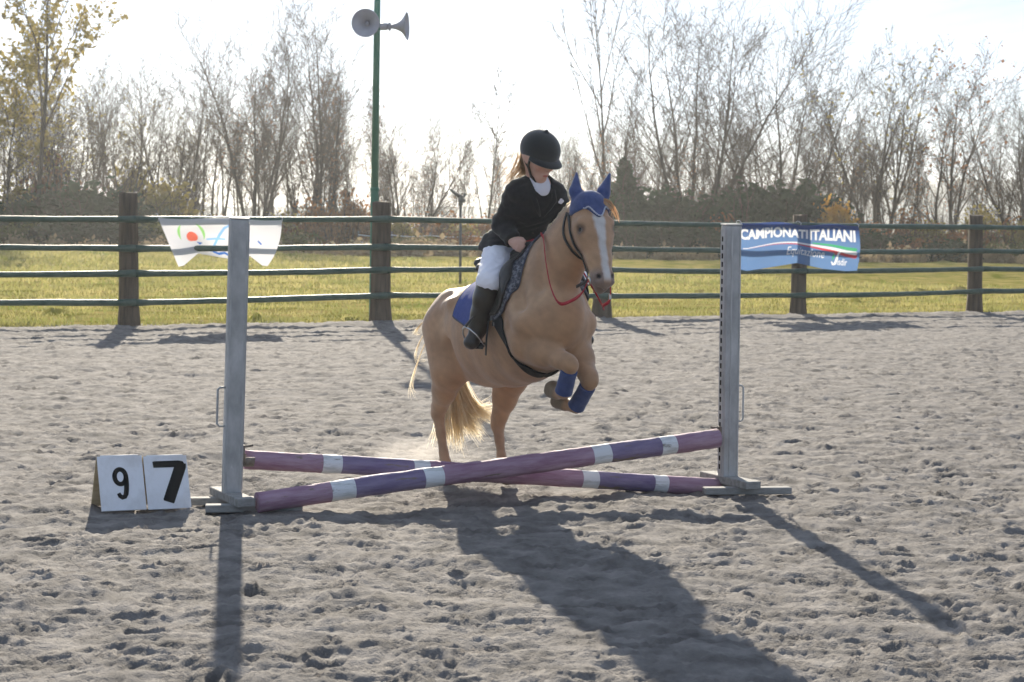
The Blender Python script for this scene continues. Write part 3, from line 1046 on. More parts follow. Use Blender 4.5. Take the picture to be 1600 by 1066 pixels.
num_board((161, 799), (227, 797), None, '9', 'white folding board with a black number 9', .246, .305, .03, 0, [nine, tail9])
num_board((234, 797), (297, 794), None, '7', 'white folding board with a bold slanted black 7, next to the standard', .240, .300, .05, .0, seven)
# ================================================================== horse and rider
HO = np.array([-0.24, 13.4, 0.0])
HTH = R(24)
HROT = math.atan2(-math.cos(HTH), math.sin(HTH))        # local +x = where the horse is heading, +y = its left


M_horse = mat('palomino_coat', (0.78, 0.78, 0.78), 0.55, (1.0, 1.0, 1.0), scale=9, bump=0.3, bump_scale=130, spec=0.25,
              attr='Col', sheen=0.25, detail=8)
M_mane = mat('flaxen_hair', (0.80, 0.69, 0.50), 0.5, (0.90, 0.83, 0.68), scale=30, spec=0.4, trans=0.72)

H = SDF()
# barrel, croup and chest
H.chain([((-.10, 0, .97), .165, .155), ((.02, 0, .965), .220, .225), ((.2, 0, .945), .272, .250), ((.4, 0, .93), .31, .258),
         ((.6, 0, .958), .328, .255), ((.82, 0, 1.01), .335, .242), ((1.05, -.005, 1.05), .295, .21), ((1.18, -.01, 1.06), .205, .165)], k=.03)
H.limb((.55, 0, 1.245), (.80, 0, 1.345), .04, .055, .08).limb((.80, 0, 1.345), (1.0, 0, 1.37), .055, .07, .08)
for s in (-1, 1):
    H.ell((-.02, s * .135, .95), (.165, .105, .215), .06)
    H.limb((.98, s * .13, 1.26), (1.16, s * .150, 1.02), .09, .10, .06)        # shoulder
    H.ell((1.22, s * .076, 1.00), (.08, .075, .125), .04)                       # breast muscle
# neck
H.chain([((.98, 0, 1.18), .25, .15), ((1.11, .01, 1.30), .21, .128), ((1.23, .035, 1.43), .168, .108),
         ((1.325, .065, 1.55), .136, .094), ((1.385, .09, 1.635), .102, .084)], k=.05)
# head
HL = .082                                                                     # the head is carried a little to its left
def hp(a, n, l): return V3(1.395, HL, 1.685) + a * 1.07 * V3(.44, -.03, -.897) + n * V3(.897, 0, .44) + l * V3(.03, 1, 0)
# hp: a = down the face from the poll, n = out of the face, l = to its left
H.ell(hp(.055, .005, 0), (.080, .080, .088), .04)
H.chain([(hp(.04, .0, 0), .085, .090), (hp(.15, .005, 0), .094, .108), (hp(.21, .005, 0), .090, .096), (hp(.32, .012, 0), .068, .068),
         (hp(.40, .012, 0), .060, .058)], k=.025)
for s in (-1, 1):
    H.ell(hp(.155, -.055, s * .052), (.085, .045, .095), .035)                  # cheek
    H.limb(hp(.135, .05, s * .078), hp(.19, .045, s * .078), .028, .02, .02)       # brow ridge
    H.limb(hp(.21, .03, s * .062), hp(.31, .012, s * .05), .018, .012, .02)        # facial crest
H.limb(hp(.18, -.075, 0), hp(.38, -.035, 0), .055, .032, .04)                    # jaw
H.ell(hp(.435, .012, 0), (.062, .062, .056), .03)                                # muzzle
H.ell(hp(.465, -.028, 0), (.034, .032, .03), .02)                               # chin
for s in (-1, 1):
    H.limb(hp(.425, .048, s * .036), hp(.455, .038, s * .040), .020, .018, .012)   # nostril wings
    H.limb(hp(.430, .068, s * .036), hp(.448, .050, s * .052), .011, .010, .006, op='c')
    H.ell(hp(.170, .045, s * .104), (.022, .014, .016), .012, op='c')               # eye socket
H.limb(hp(.478, .012, -.04), hp(.478, .012, .04), .006, .006, .006, op='c')      # mouth line
for s in (-1, 1):                                                               # ears, pricked
    e0, e1, e2 = (-.050, -.062, -.042) if s < 0 else (.068, .104, .158)
    H.limb(hp(.03, -.01, e0), hp(-.06, .0, e1), .024, .026, .015, (.897, 0, .44), (1.4, 1.4))
    H.limb(hp(-.06, .0, e1), hp(-.165, .008, e2), .026, .003, .01, (.897, 0, .44), (1.4, 1.2))
# hind legs: standing, hocks flexed for the take-off
def hind(s, st, hk, fe, hf, tl):
    H.limb((.0, s * .145, .93), st, .165, .115, .07)
    H.limb((-.12, s * .13, .90), (st[0] - .13, s * .15, st[2] + .02), .12, .085, .06)
    H.chain([(st, .118, .095), ((V3(*st) * .55 + V3(*hk) * .45), .088, .068), ((V3(*st) * .2 + V3(*hk) * .8), .055, .042), (hk, .050, .040)], k=.04)
    H.limb(V3(*hk) + V3(-.052, 0, .045), V3(*hk) + V3(-.04, 0, -.03), .021, .024, .02)     # point of the hock
    H.limb(V3(*hk) + V3(-.045, 0, .03), V3(*st) * .45 + V3(*hk) * .55 + V3(-.055, 0, .0), .016, .03, .03)
    H.chain([(hk, .046, .038), (V3(*hk) * .6 + V3(*fe) * .4, .031, .027), (V3(*hk) * .2 + V3(*fe) * .8, .030, .026), (fe, .037, .034)], k=.02)
    H.limb(fe, hf, .033, .036, .02)
    H.limb(V3(*hf) + V3(.008, 0, .005), V3(*hf) + V3(.03, 0, -.030), .042, .052, .012)
hind(-1, (.10, -.185, .69), (-.10, -.175, .425), (.00, -.165, .13), (.040, -.165, .085), 0)
hind(1, (.16, .185, .66), (.00, .175, .355), (.10, .165, .12), (.140, .165, .085), 0)
H.ell((.28, 0, .70), (.16, .15, .09), .06)                                       # flank and sheath
# forelegs, folded
def fore(el, kn, fe, hf, toe):
    el, kn, fe, hf, toe = map(lambda q: V3(*q), (el, kn, fe, hf, toe))
    H.chain([(el, .10, .10), (el * .62 + kn * .38, .074, .074), (el * .2 + kn * .8, .044, .044), (kn, .041, .041)], k=.05, flat=(1, 0, 0))
    H.limb(kn * .93 + el * .07 + V3(.012, 0, .012), kn * .9 + fe * .1 + V3(.012, 0, 0), .036, .031, .03)
    H.limb(kn, kn * .25 + fe * .75, .038, .031, .015)
    H.limb(kn * .25 + fe * .75, fe, .033, .038, .015)
    H.limb(fe, hf, .036, .036, .02)
    H.limb(hf, toe, .038, .051, .010)
    ad = (toe - hf) / np.linalg.norm(toe - hf)
    H.limb(toe + ad * .066, toe + ad * .085, .056, .062, .006, op='c')                  # the sole
FR = [(1.10, -.135, .90), (1.43, -.025, .81), (1.335, -.02, .655), (1.275, -.03, .645), (1.225, -.035, .66)]
FL = [(1.12, .14, .89), (1.37, .125, .715), (1.235, .105, .565), (1.165, .07, .572), (1.115, .055, .590)]
fore(*FR); fore(*FL)

for s in (-1, 1):
    H.limb((1.02, s * .175, 1.36), (1.17, s * .205, 1.12), .022, .03, .05, op='c')       # hollow ahead of the shoulder blade
    H.limb((.90, s * .26, 1.20), (1.00, s * .265, .98), .018, .022, .05, op='c')          # behind the shoulder
    H.limb((1.02, s * .165, .98), (1.12, s * .175, .90), .07, .055, .03)                 # elbow muscle
    H.limb((1.17, s * .115, 1.46), (1.24, s * .13, 1.22), .016, .02, .04, op='c')        # jugular groove
    H.limb((.22, s * .235, .86), (.26, s * .24, .70), .022, .016, .05, op='c')           # fold of the flank
    H.limb((-.10, s * .215, .98), (-.08, s * .21, .72), .014, .012, .05, op='c')         # thigh groove
    H.limb((.13, s * .20, 1.08), (.20, s * .215, 1.09), .035, .03, .05)                  # point of the hip
H.limb((1.285, -.006, 1.06), (1.262, -.006, .90), .016, .020, .045, op='c')              # between the breast muscles
HF = H.grid(.0095)
me, HV = HF.mesh('horse_body', [M_horse], relax=1)


C = np.tile(np.array([0.47, 0.272, 0.148]), (len(HV), 1))
q = HV - V3(1.395, HL, 1.685)
fa = q @ V3(.44, -.03, -.897) / 1.07; fn = q @ V3(.897, 0, .44); fl_ = q @ V3(.03, 1, 0)
onhead = (fa > -.03) & (HV[:, 0] > 1.30) & (HV[:, 2] > 1.15) & (fn > -.10 + .12 * smooth(.3, .42, fa) * 0)
nz = pnoise(HV[:, 0] * 30, HV[:, 2] * 30 + HV[:, 1] * 17)
C = lerp(C, (.58, .37, .22), smooth(.1, .5, pnoise(HV[:, 0] * 3.2, HV[:, 2] * 3.2 + HV[:, 1])) * .6)
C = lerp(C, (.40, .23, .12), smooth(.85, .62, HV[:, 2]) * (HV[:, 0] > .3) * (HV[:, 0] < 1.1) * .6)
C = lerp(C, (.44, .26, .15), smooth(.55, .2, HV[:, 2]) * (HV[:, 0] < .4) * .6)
w = .018 + .012 * np.exp(-((fa - .14) / .06) ** 2) + .004 * nz
C = lerp(C, (.66, .61, .57), onhead * smooth(w + .012, w - .006, np.abs(fl_ + .003)) * (fn > .02) * smooth(.06, .09, fa) * smooth(.475, .44, fa))
mz_ = onhead * smooth(.37, .43, fa) * np.where(np.abs(fl_) < .022, smooth(.455, .48, fa) + .0, 1)
C = lerp(C, (.20, .155, .14), np.clip(mz_, 0, 1) * .8)
for s in (-1, 1):
    dn = np.linalg.norm(HV - hp(.436, .062, s * .042), axis=1)
    C = lerp(C, (.03, .022, .02), onhead * smooth(.019, .010, dn))
    de = np.linalg.norm((HV - hp(.172, .048, s * .092)), axis=1)
    C = lerp(C, (.10, .06, .042), onhead * smooth(.044, .018, de) * .9)
for hf, toe in ((FR[3], FR[4]), (FL[3], FL[4])):
    d = np.linalg.norm(HV - (V3(*hf) * .3 + V3(*toe) * .7), axis=1)
    C = lerp(C, (.22, .155, .09), smooth(.075, .055, d))
C = lerp(C, (.20, .15, .10), smooth(.065, .05, HV[:, 2]))
n2 = pnoise(HV[:, 0] * 11 + HV[:, 1] * 6, HV[:, 2] * 9)
C = C * (1 + .10 * nz + .10 * n2)[:, None]
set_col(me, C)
horse = empty('horse', HO, HROT)
tag(horse, 'palomino horse with white blaze taking off over the crossed poles', 'horse')
link('body', me, horse)

M_eye = mat('eye', (0.012, 0.008, 0.006), 0.08, spec=0.6)
for s in (-1, 1):
    b = MB()
    cpt = hp(.172, .038, s * .082)
    b.lathe([(.0195 * math.sin(t), .0195 * math.cos(t)) for t in np.linspace(0.02, math.pi - .02, 10)], Matrix.Translation(Vector(cpt)), 14)
    b.build('eye', M_eye, horse)

# ---- hair
_hr = np.random.RandomState(2)
def strands(name, roots, steer, m, parent, n=9, w0=.004, rng=None):
    """flat tapered hairs: steer(root, t) gives the point at t in 0..1"""
    V, F, b = [], [], 0
    for r in roots:
        P = np.array([steer(r, t) for t in np.linspace(0, 1, n)])
        T = np.gradient(P, axis=0)
        T /= np.linalg.norm(T, axis=1, keepdims=True) + 1e-9
        A = np.cross(T, V3(.3, .8, .52)); A /= np.linalg.norm(A, axis=1, keepdims=True) + 1e-9
        B = np.cross(T, A)
        ww = w0 * (1.0 - np.linspace(0, 1, n) ** 2 * .85)[:, None]
        w_ = _hr.uniform(0, 2 * math.pi)
        D_ = A * math.cos(w_) + B * math.sin(w_)
        V += [P - ww * D_, P + ww * D_]
        i = np.arange(n - 1)
        F.append(np.stack([b + i, b + n + i, b + n + i + 1, b + i + 1], 1))
        b += 2 * n
    return link(name, fast_mesh(name, np.concatenate(V), [np.concatenate(F)], [m], smooth=True), parent)

rg = np.random.RandomState(4)
def bez(p, t):
    p = [np.asarray(x, float) for x in p]
    while len(p) > 1: p = [a * (1 - t) + b * t for a, b in zip(p[:-1], p[1:])]
    return p[0]
tr = []
for i in range(1500):                       # tail: off the dock, down behind the rump, swung across to its left
    a, c, e = rg.rand(), rg.normal(0, 1, 3), rg.rand()
    x = rg.rand() ** .8
    end = V3(-.36 + .06 * c[0], -.10 + .42 * x + .012 * c[1], .19 + .20 * x ** 2.2 + .10 * (rg.rand() ** 2) + .02 * c[2])
    tr.append([V3(-.26, .012 * c[0], 1.10 + .02 * c[1]), V3(-.46, .02 * c[1], 1.10), V3(-.42, -.02 + .05 * x + .02 * c[2], .80),
               V3(-.36 + .03 * c[0], -.03 + .10 * x + .014 * c[1] + .03 * math.sin(9 * x), .52), V3(-.36 + .03 * c[2], -.05 + .20 * x + .035 * math.sin(17 * x + 1) + .02 * c[0], .38), end + V3(0, .03 * math.sin(23 * x), -.03 * math.cos(19 * x))])
for i in range(44):                        # loose strands blown out to the right
    c = rg.normal(0, 1, 3)
    g_ = rg.randint(0, 3)
    e = [V3(-.31, -.20, .93), V3(-.28, -.18, .74), V3(-.32, -.25, .50)][g_] + .022 * c
    tr.append([V3(-.26, 0, 1.08), V3(-.36, -.12, 1.0), V3(-.36, -.21, .98 - .14 * g_), V3(-.36, -.28, .80 - .12 * g_), e])
def tail_st(r, t): return bez(r, t)
strands('tail', tr[:1500], tail_st, M_mane, horse, n=12, w0=.0042)
strands('tail_wisps', tr[1500:], tail_st, M_mane, horse, n=14, w0=.0022)
mr = []
crest = [V3(.98, .0, 1.43), V3(1.08, .01, 1.52), V3(1.2, .02, 1.63), V3(1.31, .04, 1.715), V3(1.385, .06, 1.765)]
for i in range(800):
    t = rg.rand()
    p = HF.snap((bez(crest, t) + rg.normal(0, .010, 3))[None], .0)[0]
    L_ = .10 + .14 * rg.rand()
    side = 1 if rg.rand() < .8 else -.25
    mr.append([p, p + V3(-.02, .02 * side, .028), p + V3(-.035, .08 * side, .0 - L_ * .3), p + V3(-.04 + .02 * rg.normal(), .115 * side, -L_)])
strands('mane', mr, tail_st, M_mane, horse, n=7, w0=.0042)
fr_ = []
for i in range(20):
    p = hp(.01, .075, .02 + .02 * rg.normal())
    e = hp(.11 + .04 * rg.rand(), .080, .100 + .02 * rg.rand())
    fr_.append([p, p + V3(.03, .03, .0), e * .6 + p * .4 + V3(.02, .03, .02), e + V3(0, .012 * rg.normal(), .01 * rg.normal())])
strands('forelock', fr_, tail_st, mat('forelock_hair', (0.62, 0.38, 0.20), 0.5, spec=.4, trans=.4), horse, n=6, w0=.003)

# ---- horse clothing: leg wraps and the ear bonnet
M_blue = mat('blue_fabric', (0.036, 0.060, 0.165), 0.85, (0.055, 0.085, 0.215), scale=30, bump=.3, bump_scale=160, spec=.15, sheen=.3)
M_trim = mat('silver_trim', (0.45, 0.47, 0.55), 0.45, spec=.5)
for kn, fe in ((FR[1], FR[2]), (FL[1], FL[2])):
    kn, fe = V3(*kn), V3(*fe)
    w = SDF()
    a, e = kn * .82 + fe * .18, kn * -.02 + fe * 1.02
    w.limb(a, a * .4 + e * .6, .0475, .045, .01).limb(a * .4 + e * .6, e, .045, .050, .01)
    ax = (e - a) / np.linalg.norm(e - a)
    w.cut(lambda X, Y, Z, a=a, ax=ax: -((X - a[0]) * ax[0] + (Y - a[1]) * ax[1] + (Z - a[2]) * ax[2]) + .004)
    w.cut(lambda X, Y, Z, e=e, ax=ax: ((X - e[0]) * ax[0] + (Y - e[1]) * ax[1] + (Z - e[2]) * ax[2]))
    m_, v_ = w.grid(.005).mesh('leg_wrap', [M_blue])
    lw = link('leg_wrap', m_, horse)
B_ = SDF()
for p in H.p:                                      # the same head and ears, a cloth's thickness larger
    if p[8] == 'u' and p[1][0] > 1.2 and p[1][2] > 1.35:
        g_ = .011 if not (p[0] == 'L' and min(p[3], p[4]) < .01) else .013
        p = list(p)
        if p[0] == 'L': p[3] += g_; p[4] += (g_ if p[4] > .01 else .004)
        else: p[2] = p[2] + g_
        B_.p.append(tuple(p))
hp0 = hp(0, 0, 0)
def face_a(X, Y, Z): return ((X - hp0[0]) * .44 + (Y - hp0[1]) * -.03 + (Z - hp0[2]) * -.897) / 1.07
def face_n(X, Y, Z): return (X - hp0[0]) * .897 + (Z - hp0[2]) * .44
def face_l(X, Y, Z): return (X - hp0[0]) * .03 + (Y - hp0[1])
def edge_a(l): return .058 + .070 * np.exp(-(l / .045) ** 2) + .012 * np.exp(-((np.abs(l) - .09) / .02) ** 2)
B_.cut(lambda X, Y, Z: face_a(X, Y, Z) - edge_a(face_l(X, Y, Z)))
B_.cut(lambda X, Y, Z: -face_n(X, Y, Z) - .035)
m_, v_ = B_.grid(.007).mesh('ear_bonnet', [M_blue])
bon = link('ear_bonnet', m_, horse)
BF = B_.grid(.007)
HBF = SDF(); HBF.p = B_.p[:-2]; HBF = HBF.grid(.007)
ls = np.linspace(-.105, .105, 60)
pt = HBF.snap(np.array([hp(edge_a(l) - .004, .12, l) for l in ls]) * 1.0, .003, 30)
mb = MB(); mb.tube(pt, [.0035 + .0015 * (i % 3 == 0) for i in range(len(pt))], 6); mb.build('trim_cord', M_trim, bon)
# ---------------------------------------------------------------- rider
M_skin = mat('skin', (0.62, 0.36, 0.27), 0.5, (0.68, 0.42, 0.32), scale=20, spec=.35, attr='Col')
M_jacket = mat('black_cloth', (0.014, 0.015, 0.017), 0.85, (0.022, 0.023, 0.026), scale=40, bump=.25, bump_scale=35, spec=.15, sheen=.15)
M_breech = mat('white_breeches', (0.88, 0.86, 0.90), 0.8, (0.93, 0.91, 0.94), scale=10, bump=.35, bump_scale=26, spec=.15)
M_boot = mat('black_leather', (0.018, 0.015, 0.013), 0.28, (0.03, 0.026, 0.022), scale=18, bump=.25, bump_scale=24, spec=.5)
M_helmet = mat('black_velvet', (0.022, 0.026, 0.027), 0.95, spec=.1, sheen=.5, bump=.2, bump_scale=300)
M_hair = mat('fair_hair', (0.32, 0.22, 0.14), .5, (.46, .34, .22), scale=40, spec=.4, trans=.6)
M_white = mat('white_cotton', (0.74, 0.74, 0.80), .8, spec=.15)

yaw, pit = R(14), R(27)
hfw = V3(math.cos(pit) * math.cos(yaw), math.cos(pit) * math.sin(yaw), -math.sin(pit))
hlf = V3(-math.sin(yaw), math.cos(yaw), 0)
hup = np.cross(hfw, hlf)
HC = V3(.950, -.006, 1.940)
def fp(a, b, c): return HC + a * hfw + b * hlf + c * hup
PEL, WST, CHS, NKB = V3(.58, .0, 1.43), V3(.68, .01, 1.545), V3(.82, .022, 1.67), V3(.895, .015, 1.80)
SHR, ELR, WRR = V3(.840, -.098, 1.738), V3(.735, -.130, 1.560), V3(.875, -.125, 1.465)
SHL, ELL, WRL = V3(.875, .125, 1.732), V3(.845, .225, 1.565), V3(.975, .035, 1.478)
HPR, KNR, ANR, TOR = V3(.60, -.075, 1.41), V3(.870, -.262, 1.245), V3(.800, -.305, 1.000), V3(.835, -.385, .925)
HPL, KNL, ANL, TOL = V3(.60, .085, 1.41), V3(.870, .262, 1.245), V3(.800, .305, 1.000), V3(.830, .410, .925)

def limbs(S, g, torso=True, arms=True, legs=True, legend=1.0):
    if torso:
        S.chain([(PEL, .105 + g, .135 + g), (WST, .090 + g, .118 + g), (CHS, .094 + g, .130 + g), ((CHS + NKB) / 2 + V3(.02, 0, -.01), .068 + g, .115 + g)], k=.05)
        S.limb(SHR * .8 + NKB * .2, SHL * .8 + NKB * .2, .046 + g, .046 + g, .05)
        S.limb(NKB, SHR * .75 + NKB * .25, .044 + g, .036 + g, .04).limb(NKB, SHL * .75 + NKB * .25, .044 + g, .036 + g, .04)
    if arms:
        for sh, el, wr in ((SHR, ELR, WRR), (SHL, ELL, WRL)):
            S.limb(sh, el, .047 + g, .039 + g, .045).limb(el, wr, .040 + g, .028 + g, .03)
    if legs:
        for hi, kn in ((HPR, KNR), (HPL, KNL)):
            S.limb(hi, kn, .092 + g, .062 + g, .04)
    return S

P = limbs(SDF(), 0)
for kn, an, to in ((KNR, ANR, TOR), (KNL, ANL, TOL)):
    P.limb(kn, an, .048, .028, .03)
    P.limb(an, an * .65 + to * .35 - V3(0, 0, .02), .028, .020, .02)
P.limb(NKB + V3(-.01, 0, -.03), fp(-.02, 0, -.08), .050, .047, .03)
# head
P.ell(fp(-.012, 0, .02), (.10, .10, .10), .03)
P.ell(fp(-.012, 0, .02), (.098, .080, .100), .03, M=np.stack([hfw, hlf, hup], 1))
P.limb(fp(.045, 0, .0), fp(.050, 0, -.065), .052, .040, .03)
P.limb(fp(-.0, .035, -.045), fp(.062, .012, -.098), .030, .020, .03)
P.limb(fp(-.0, -.035, -.045), fp(.062, -.012, -.098), .030, .020, .03)
P.ell(fp(.074, 0, -.104), (.020, .020, .016), .015)                      # chin
P.limb(fp(.096, 0, .004), fp(.112, 0, -.030), .008, .0115, .012)          # nose
for s in (-1, 1):
    P.ell(fp(.104, s * .011, -.035), (.008, .008, .007), .008)
    P.ell(fp(.066, s * .038, -.030), (.026, .024, .022), .02)            # cheek
    P.ell(fp(.096, s * .032, .010), (.014, .014, .010), .012, op='c')     # eye hollow
    P.ell(fp(.087, s * .032, .006), (.012, .014, .010), .004)              # lid
    P.ell(fp(-.005, s * .082, -.015), (.016, .010, .028), .01)            # ear
P.limb(fp(.094, -.017, -.066), fp(.094, .017, -.066), .0065, .0065, .007)  # lips
P.limb(fp(.092, -.013, -.077), fp(.092, .013, -.077), .0065, .0065, .007)
P.limb(fp(.106, -.016, -.0715), fp(.106, .016, -.0715), .002, .002, .004, op='c')
# hands: fists round the reins, thumbs on top
def hand(wr, d, out):
    d = np.array(d, float); d /= np.linalg.norm(d)
    out = np.array(out, float); out -= d * (out @ d); out /= np.linalg.norm(out)
    up = np.cross(d, out) * (1 if np.cross(d, out)[2] > 0 else -1)
    P.limb(wr, wr + d * .035, .024, .026, .015)
    P.limb(wr + d * .03 + up * .016, wr + d * .062 + up * .020, .021, .016, .012)
    P.limb(wr + d * .03 - up * .016, wr + d * .060 - up * .020, .021, .014, .012)
    for i in range(4):
        h = .027 - .018 * i
        L_ = (.034, .038, .035, .028)[i]
        k0 = wr + d * (.066 + .004 * (i in (1, 2))) + up * h + out * .012
        k1 = k0 + d * L_ * .55 - out * L_ * .6
        k2 = k1 - d * L_ * .7 - out * L_ * .25
        P.limb(k0, k1, .0092, .0085, .004).limb(k1, k2, .0085, .0075, .004)
    t0 = wr + d * .03 + up * .030
    t1 = t0 + d * .028 + up * .010 - out * .006
    P.limb(t0, t1, .0115, .0095, .008).limb(t1, t1 + d * .024 - up * .006 - out * .008, .0095, .0080, .004)
hand(WRR, (.75, .12, -.25), (.1, -1, .2))
hand(WRL, (.75, -.35, -.15), (.3, 1, .2))
PF = P.grid(.006)
me, PV = PF.mesh('person_body', [M_skin])
FC = np.ones((len(PV), 3))
def spot(c, r, col, sc=(1, 1, 1)):
    d = PV - c
    q = np.sqrt(((d @ hfw) * sc[0]) ** 2 + ((d @ hlf) * sc[1]) ** 2 + ((d @ hup) * sc[2]) ** 2)
    global FC
    FC = lerp(FC, col, smooth(r, r * .5, q))
spot(fp(.098, 0, -.0715), .020, (.80, .42, .45), (.8, .85, 2.2))
for s in (-1, 1):
    spot(fp(.068, s * .042, -.03), .030, (1.0, .80, .78))
    spot(fp(.096, s * .032, .008), .016, (.12, .09, .09), (.6, 1, 2.6))
    spot(fp(.100, s * .032, .026), .020, (.40, .30, .25), (.6, 1, 3.2))
    spot(fp(.112, s * .008, -.040), .006, (.35, .2, .2))
set_col(me, FC)
person = empty('person', HO, HROT)
tag(person, 'rider in black jacket, white breeches and velvet helmet astride the palomino', 'person')
link('body', me, person)

def part(name, S, h, m, cuts=(), parent=person):
    for c in cuts: S.cut(c)
    me, _ = S.grid(h).mesh(name, [m])
    return link(name, me, parent)

# jacket, its skirt cut off over the hips
J = limbs(SDF(), .014, legs=False)
J.chain([(PEL + V3(.0, 0, .0), .130, .148), (WST, .110, .130)], k=.04)
J.limb(HPR + V3(-.02, -.03, .01), HPR + V3(.07, -.05, -.02), .098, .085, .04)
J.limb(HPL + V3(-.02, .03, .01), HPL + V3(.07, .05, -.02), .098, .085, .04)
for el, wr in ((ELR, WRR), (ELL, WRL)):
    J.limb(el, wr, .051, .042, .02)
J.limb(ELR + V3(0, 0, .02), ELR + V3(-.01, 0, -.01), .056, .05, .02)
def jl(X, Y, Z): return (1.412 + .010 * np.sin(X * 60) - .05 * (X - .6)) - Z + 0 * Y
J.cut(jl)
for wr, el in ((WRR, ELR), (WRL, ELL)):
    d = (wr - el) / np.linalg.norm(wr - el)
    J.cut(lambda X, Y, Z, wr=wr, d=d: np.minimum((X - wr[0]) * d[0] + (Y - wr[1]) * d[1] + (Z - wr[2]) * d[2] + .005,
          .075 - np.sqrt((X - wr[0]) ** 2 + (Y - wr[1]) ** 2 + (Z - wr[2]) ** 2)))
J.cut(lambda X, Y, Z: .064 - np.sqrt((X - NKB[0] - .034) ** 2 + (Y - NKB[1]) ** 2 * 1.15 + ((Z - NKB[2] - .010) * .8) ** 2) + 0 * X)
JF = J.grid(.0075)
def creased(me, F, V, amp, fz, fx):
    """pull soft folds into cloth along its own surface normal"""
    g_ = F.grad(V)
    w = np.abs(pnoise(V[:, 0] * fx + V[:, 1] * fx * .7, V[:, 2] * fz + V[:, 1] * fz * .5)) - .25
    w = w + .5 * pnoise(V[:, 0] * fx * 2.2 + 5, V[:, 2] * fz * 1.8 - V[:, 1] * fz)
    me.vertices.foreach_set('co', (V + g_ * (amp * w)[:, None]).astype(np.float32).ravel())
    me.update()
me, JV = JF.mesh('jacket', [M_jacket])
creased(me, JF, JV, .009, 17, 8)
jk = link('jacket', me, person)
# lapels, buttons and the small pale crest on the left breast
mid = (CHS + NKB) / 2
fwd_ = V3(.93, .05, -.35)
def jsurf(u, l, w, off):
    o = V3(u, l, w)
    return JF.snap(JF.cast(o[None], fwd_[None], .4), off)[0]
for s in (-1, 1):
    b = MB()
    a = [jsurf(.84, .02 + s * x, z, .005) for x, z in ((.048, 1.80), (.060, 1.74), (.036, 1.69), (.010, 1.64))]
    b.tube(a, [.012, .017, .014, .005], 8, flat=(tuple(fwd_), .3))
    b.build('lapel', M_jacket, jk)
for z in (1.62, 1.575, 1.53):
    b = MB(); c = jsurf(.78, .018, z, .003)
    b.lathe([(.0001, .004), (.006, .003), (.007, 0)], Matrix.Translation(Vector(c)) @ Vector(fwd_).to_track_quat('Z', 'Y').to_matrix().to_4x4(), 10)
    b.build('button', M_boot, jk)
b = MB()
for dx, dz in ((0, 0), (.011, -.009), (.004, -.016), (-.006, -.012)):
    c = jsurf(.86, .125 + dx, 1.735 + dz, .003)
    b.lathe([(.0001, .003), (.008, .002), (.010, 0)], Matrix.Translation(Vector(c)) @ Vector(fwd_).to_track_quat('Z', 'Y').to_matrix().to_4x4(), 10)
b.build('crest', M_white, jk)
# white shirt, its collar standing round the neck
S = SDF()
nd = fp(-.02, 0, -.08) - NKB
S.limb(NKB + V3(-.012, 0, -.045), NKB + nd * .38 + V3(.004, 0, 0), .068, .058, .02)
S.ell(NKB + V3(.030, .004, -.035), (.048, .052, .058), .03)
ndn = nd / np.linalg.norm(nd)
qn = NKB + nd * .56
S.cut(lambda X, Y, Z: (X - qn[0]) * ndn[0] + (Y - qn[1]) * ndn[1] + (Z - qn[2]) * ndn[2] - .25 * np.maximum(0, NKB[0] - .0 - X))
part('shirt', S, .006, M_white)

# breeches
Bq = limbs(SDF(), .006, torso=False, arms=False)
Bq.chain([(PEL, .112, .140), (WST, .094, .122)], k=.05)
Bq.limb(HPR, KNR, .100, .066, .04).limb(HPL, KNL, .100, .066, .04)
for kn, an in ((KNR, ANR), (KNL, ANL)):
    Bq.limb(kn, kn * .8 + an * .2, .062, .056, .03)
BQF = Bq.grid(.0075)
me, BV = BQF.mesh('breeches', [M_breech])
creased(me, BQF, BV, .006, 24, 14)
link('breeches', me, person)
# boots
for kn, an, to, s in ((KNR, ANR, TOR, -1), (KNL, ANL, TOL, 1)):
    S = SDF()
    ax = (an - kn) / np.linalg.norm(an - kn)
    S.chain([(kn + ax * .02, .074, .070), (kn * .6 + an * .4, .074, .066), (kn * .25 + an * .75, .060, .055), (an, .053, .050)], k=.02)
    fd_ = to - an; fd_ = fd_ / np.linalg.norm(fd_)
    fu = V3(0, 0, 1) - fd_ * fd_[2]; fu /= np.linalg.norm(fu)
    hl = an - fd_ * .035 - fu * .045
    S.limb(an, hl + fu * .01, .044, .034, .02)
    S.limb(an - fu * .01, an + fd_ * .075 - fu * .035, .042, .036, .03)
    S.limb(hl + fu * .01, an + fd_ * .10 - fu * .05, .034, .036, .02)
    S.ell(an + fd_ * .105 - fu * .042, (.042, .044, .034), .02)
    S.cut(lambda X, Y, Z, q=an - fu * .075, fu=fu: -((X - q[0]) * fu[0] + (Y - q[1]) * fu[1] + (Z - q[2]) * fu[2]))
    q = kn + ax * .012
    S.cut(lambda X, Y, Z, q=q, ax=ax: -((X - q[0]) * ax[0] + (Y - q[1]) * ax[1] + (Z - q[2]) * ax[2]))
    part('boot', S, .006, M_boot)
    if s < 0: FUR, FDR = fu, fd_
    else: FUL, FDL = fu, fd_
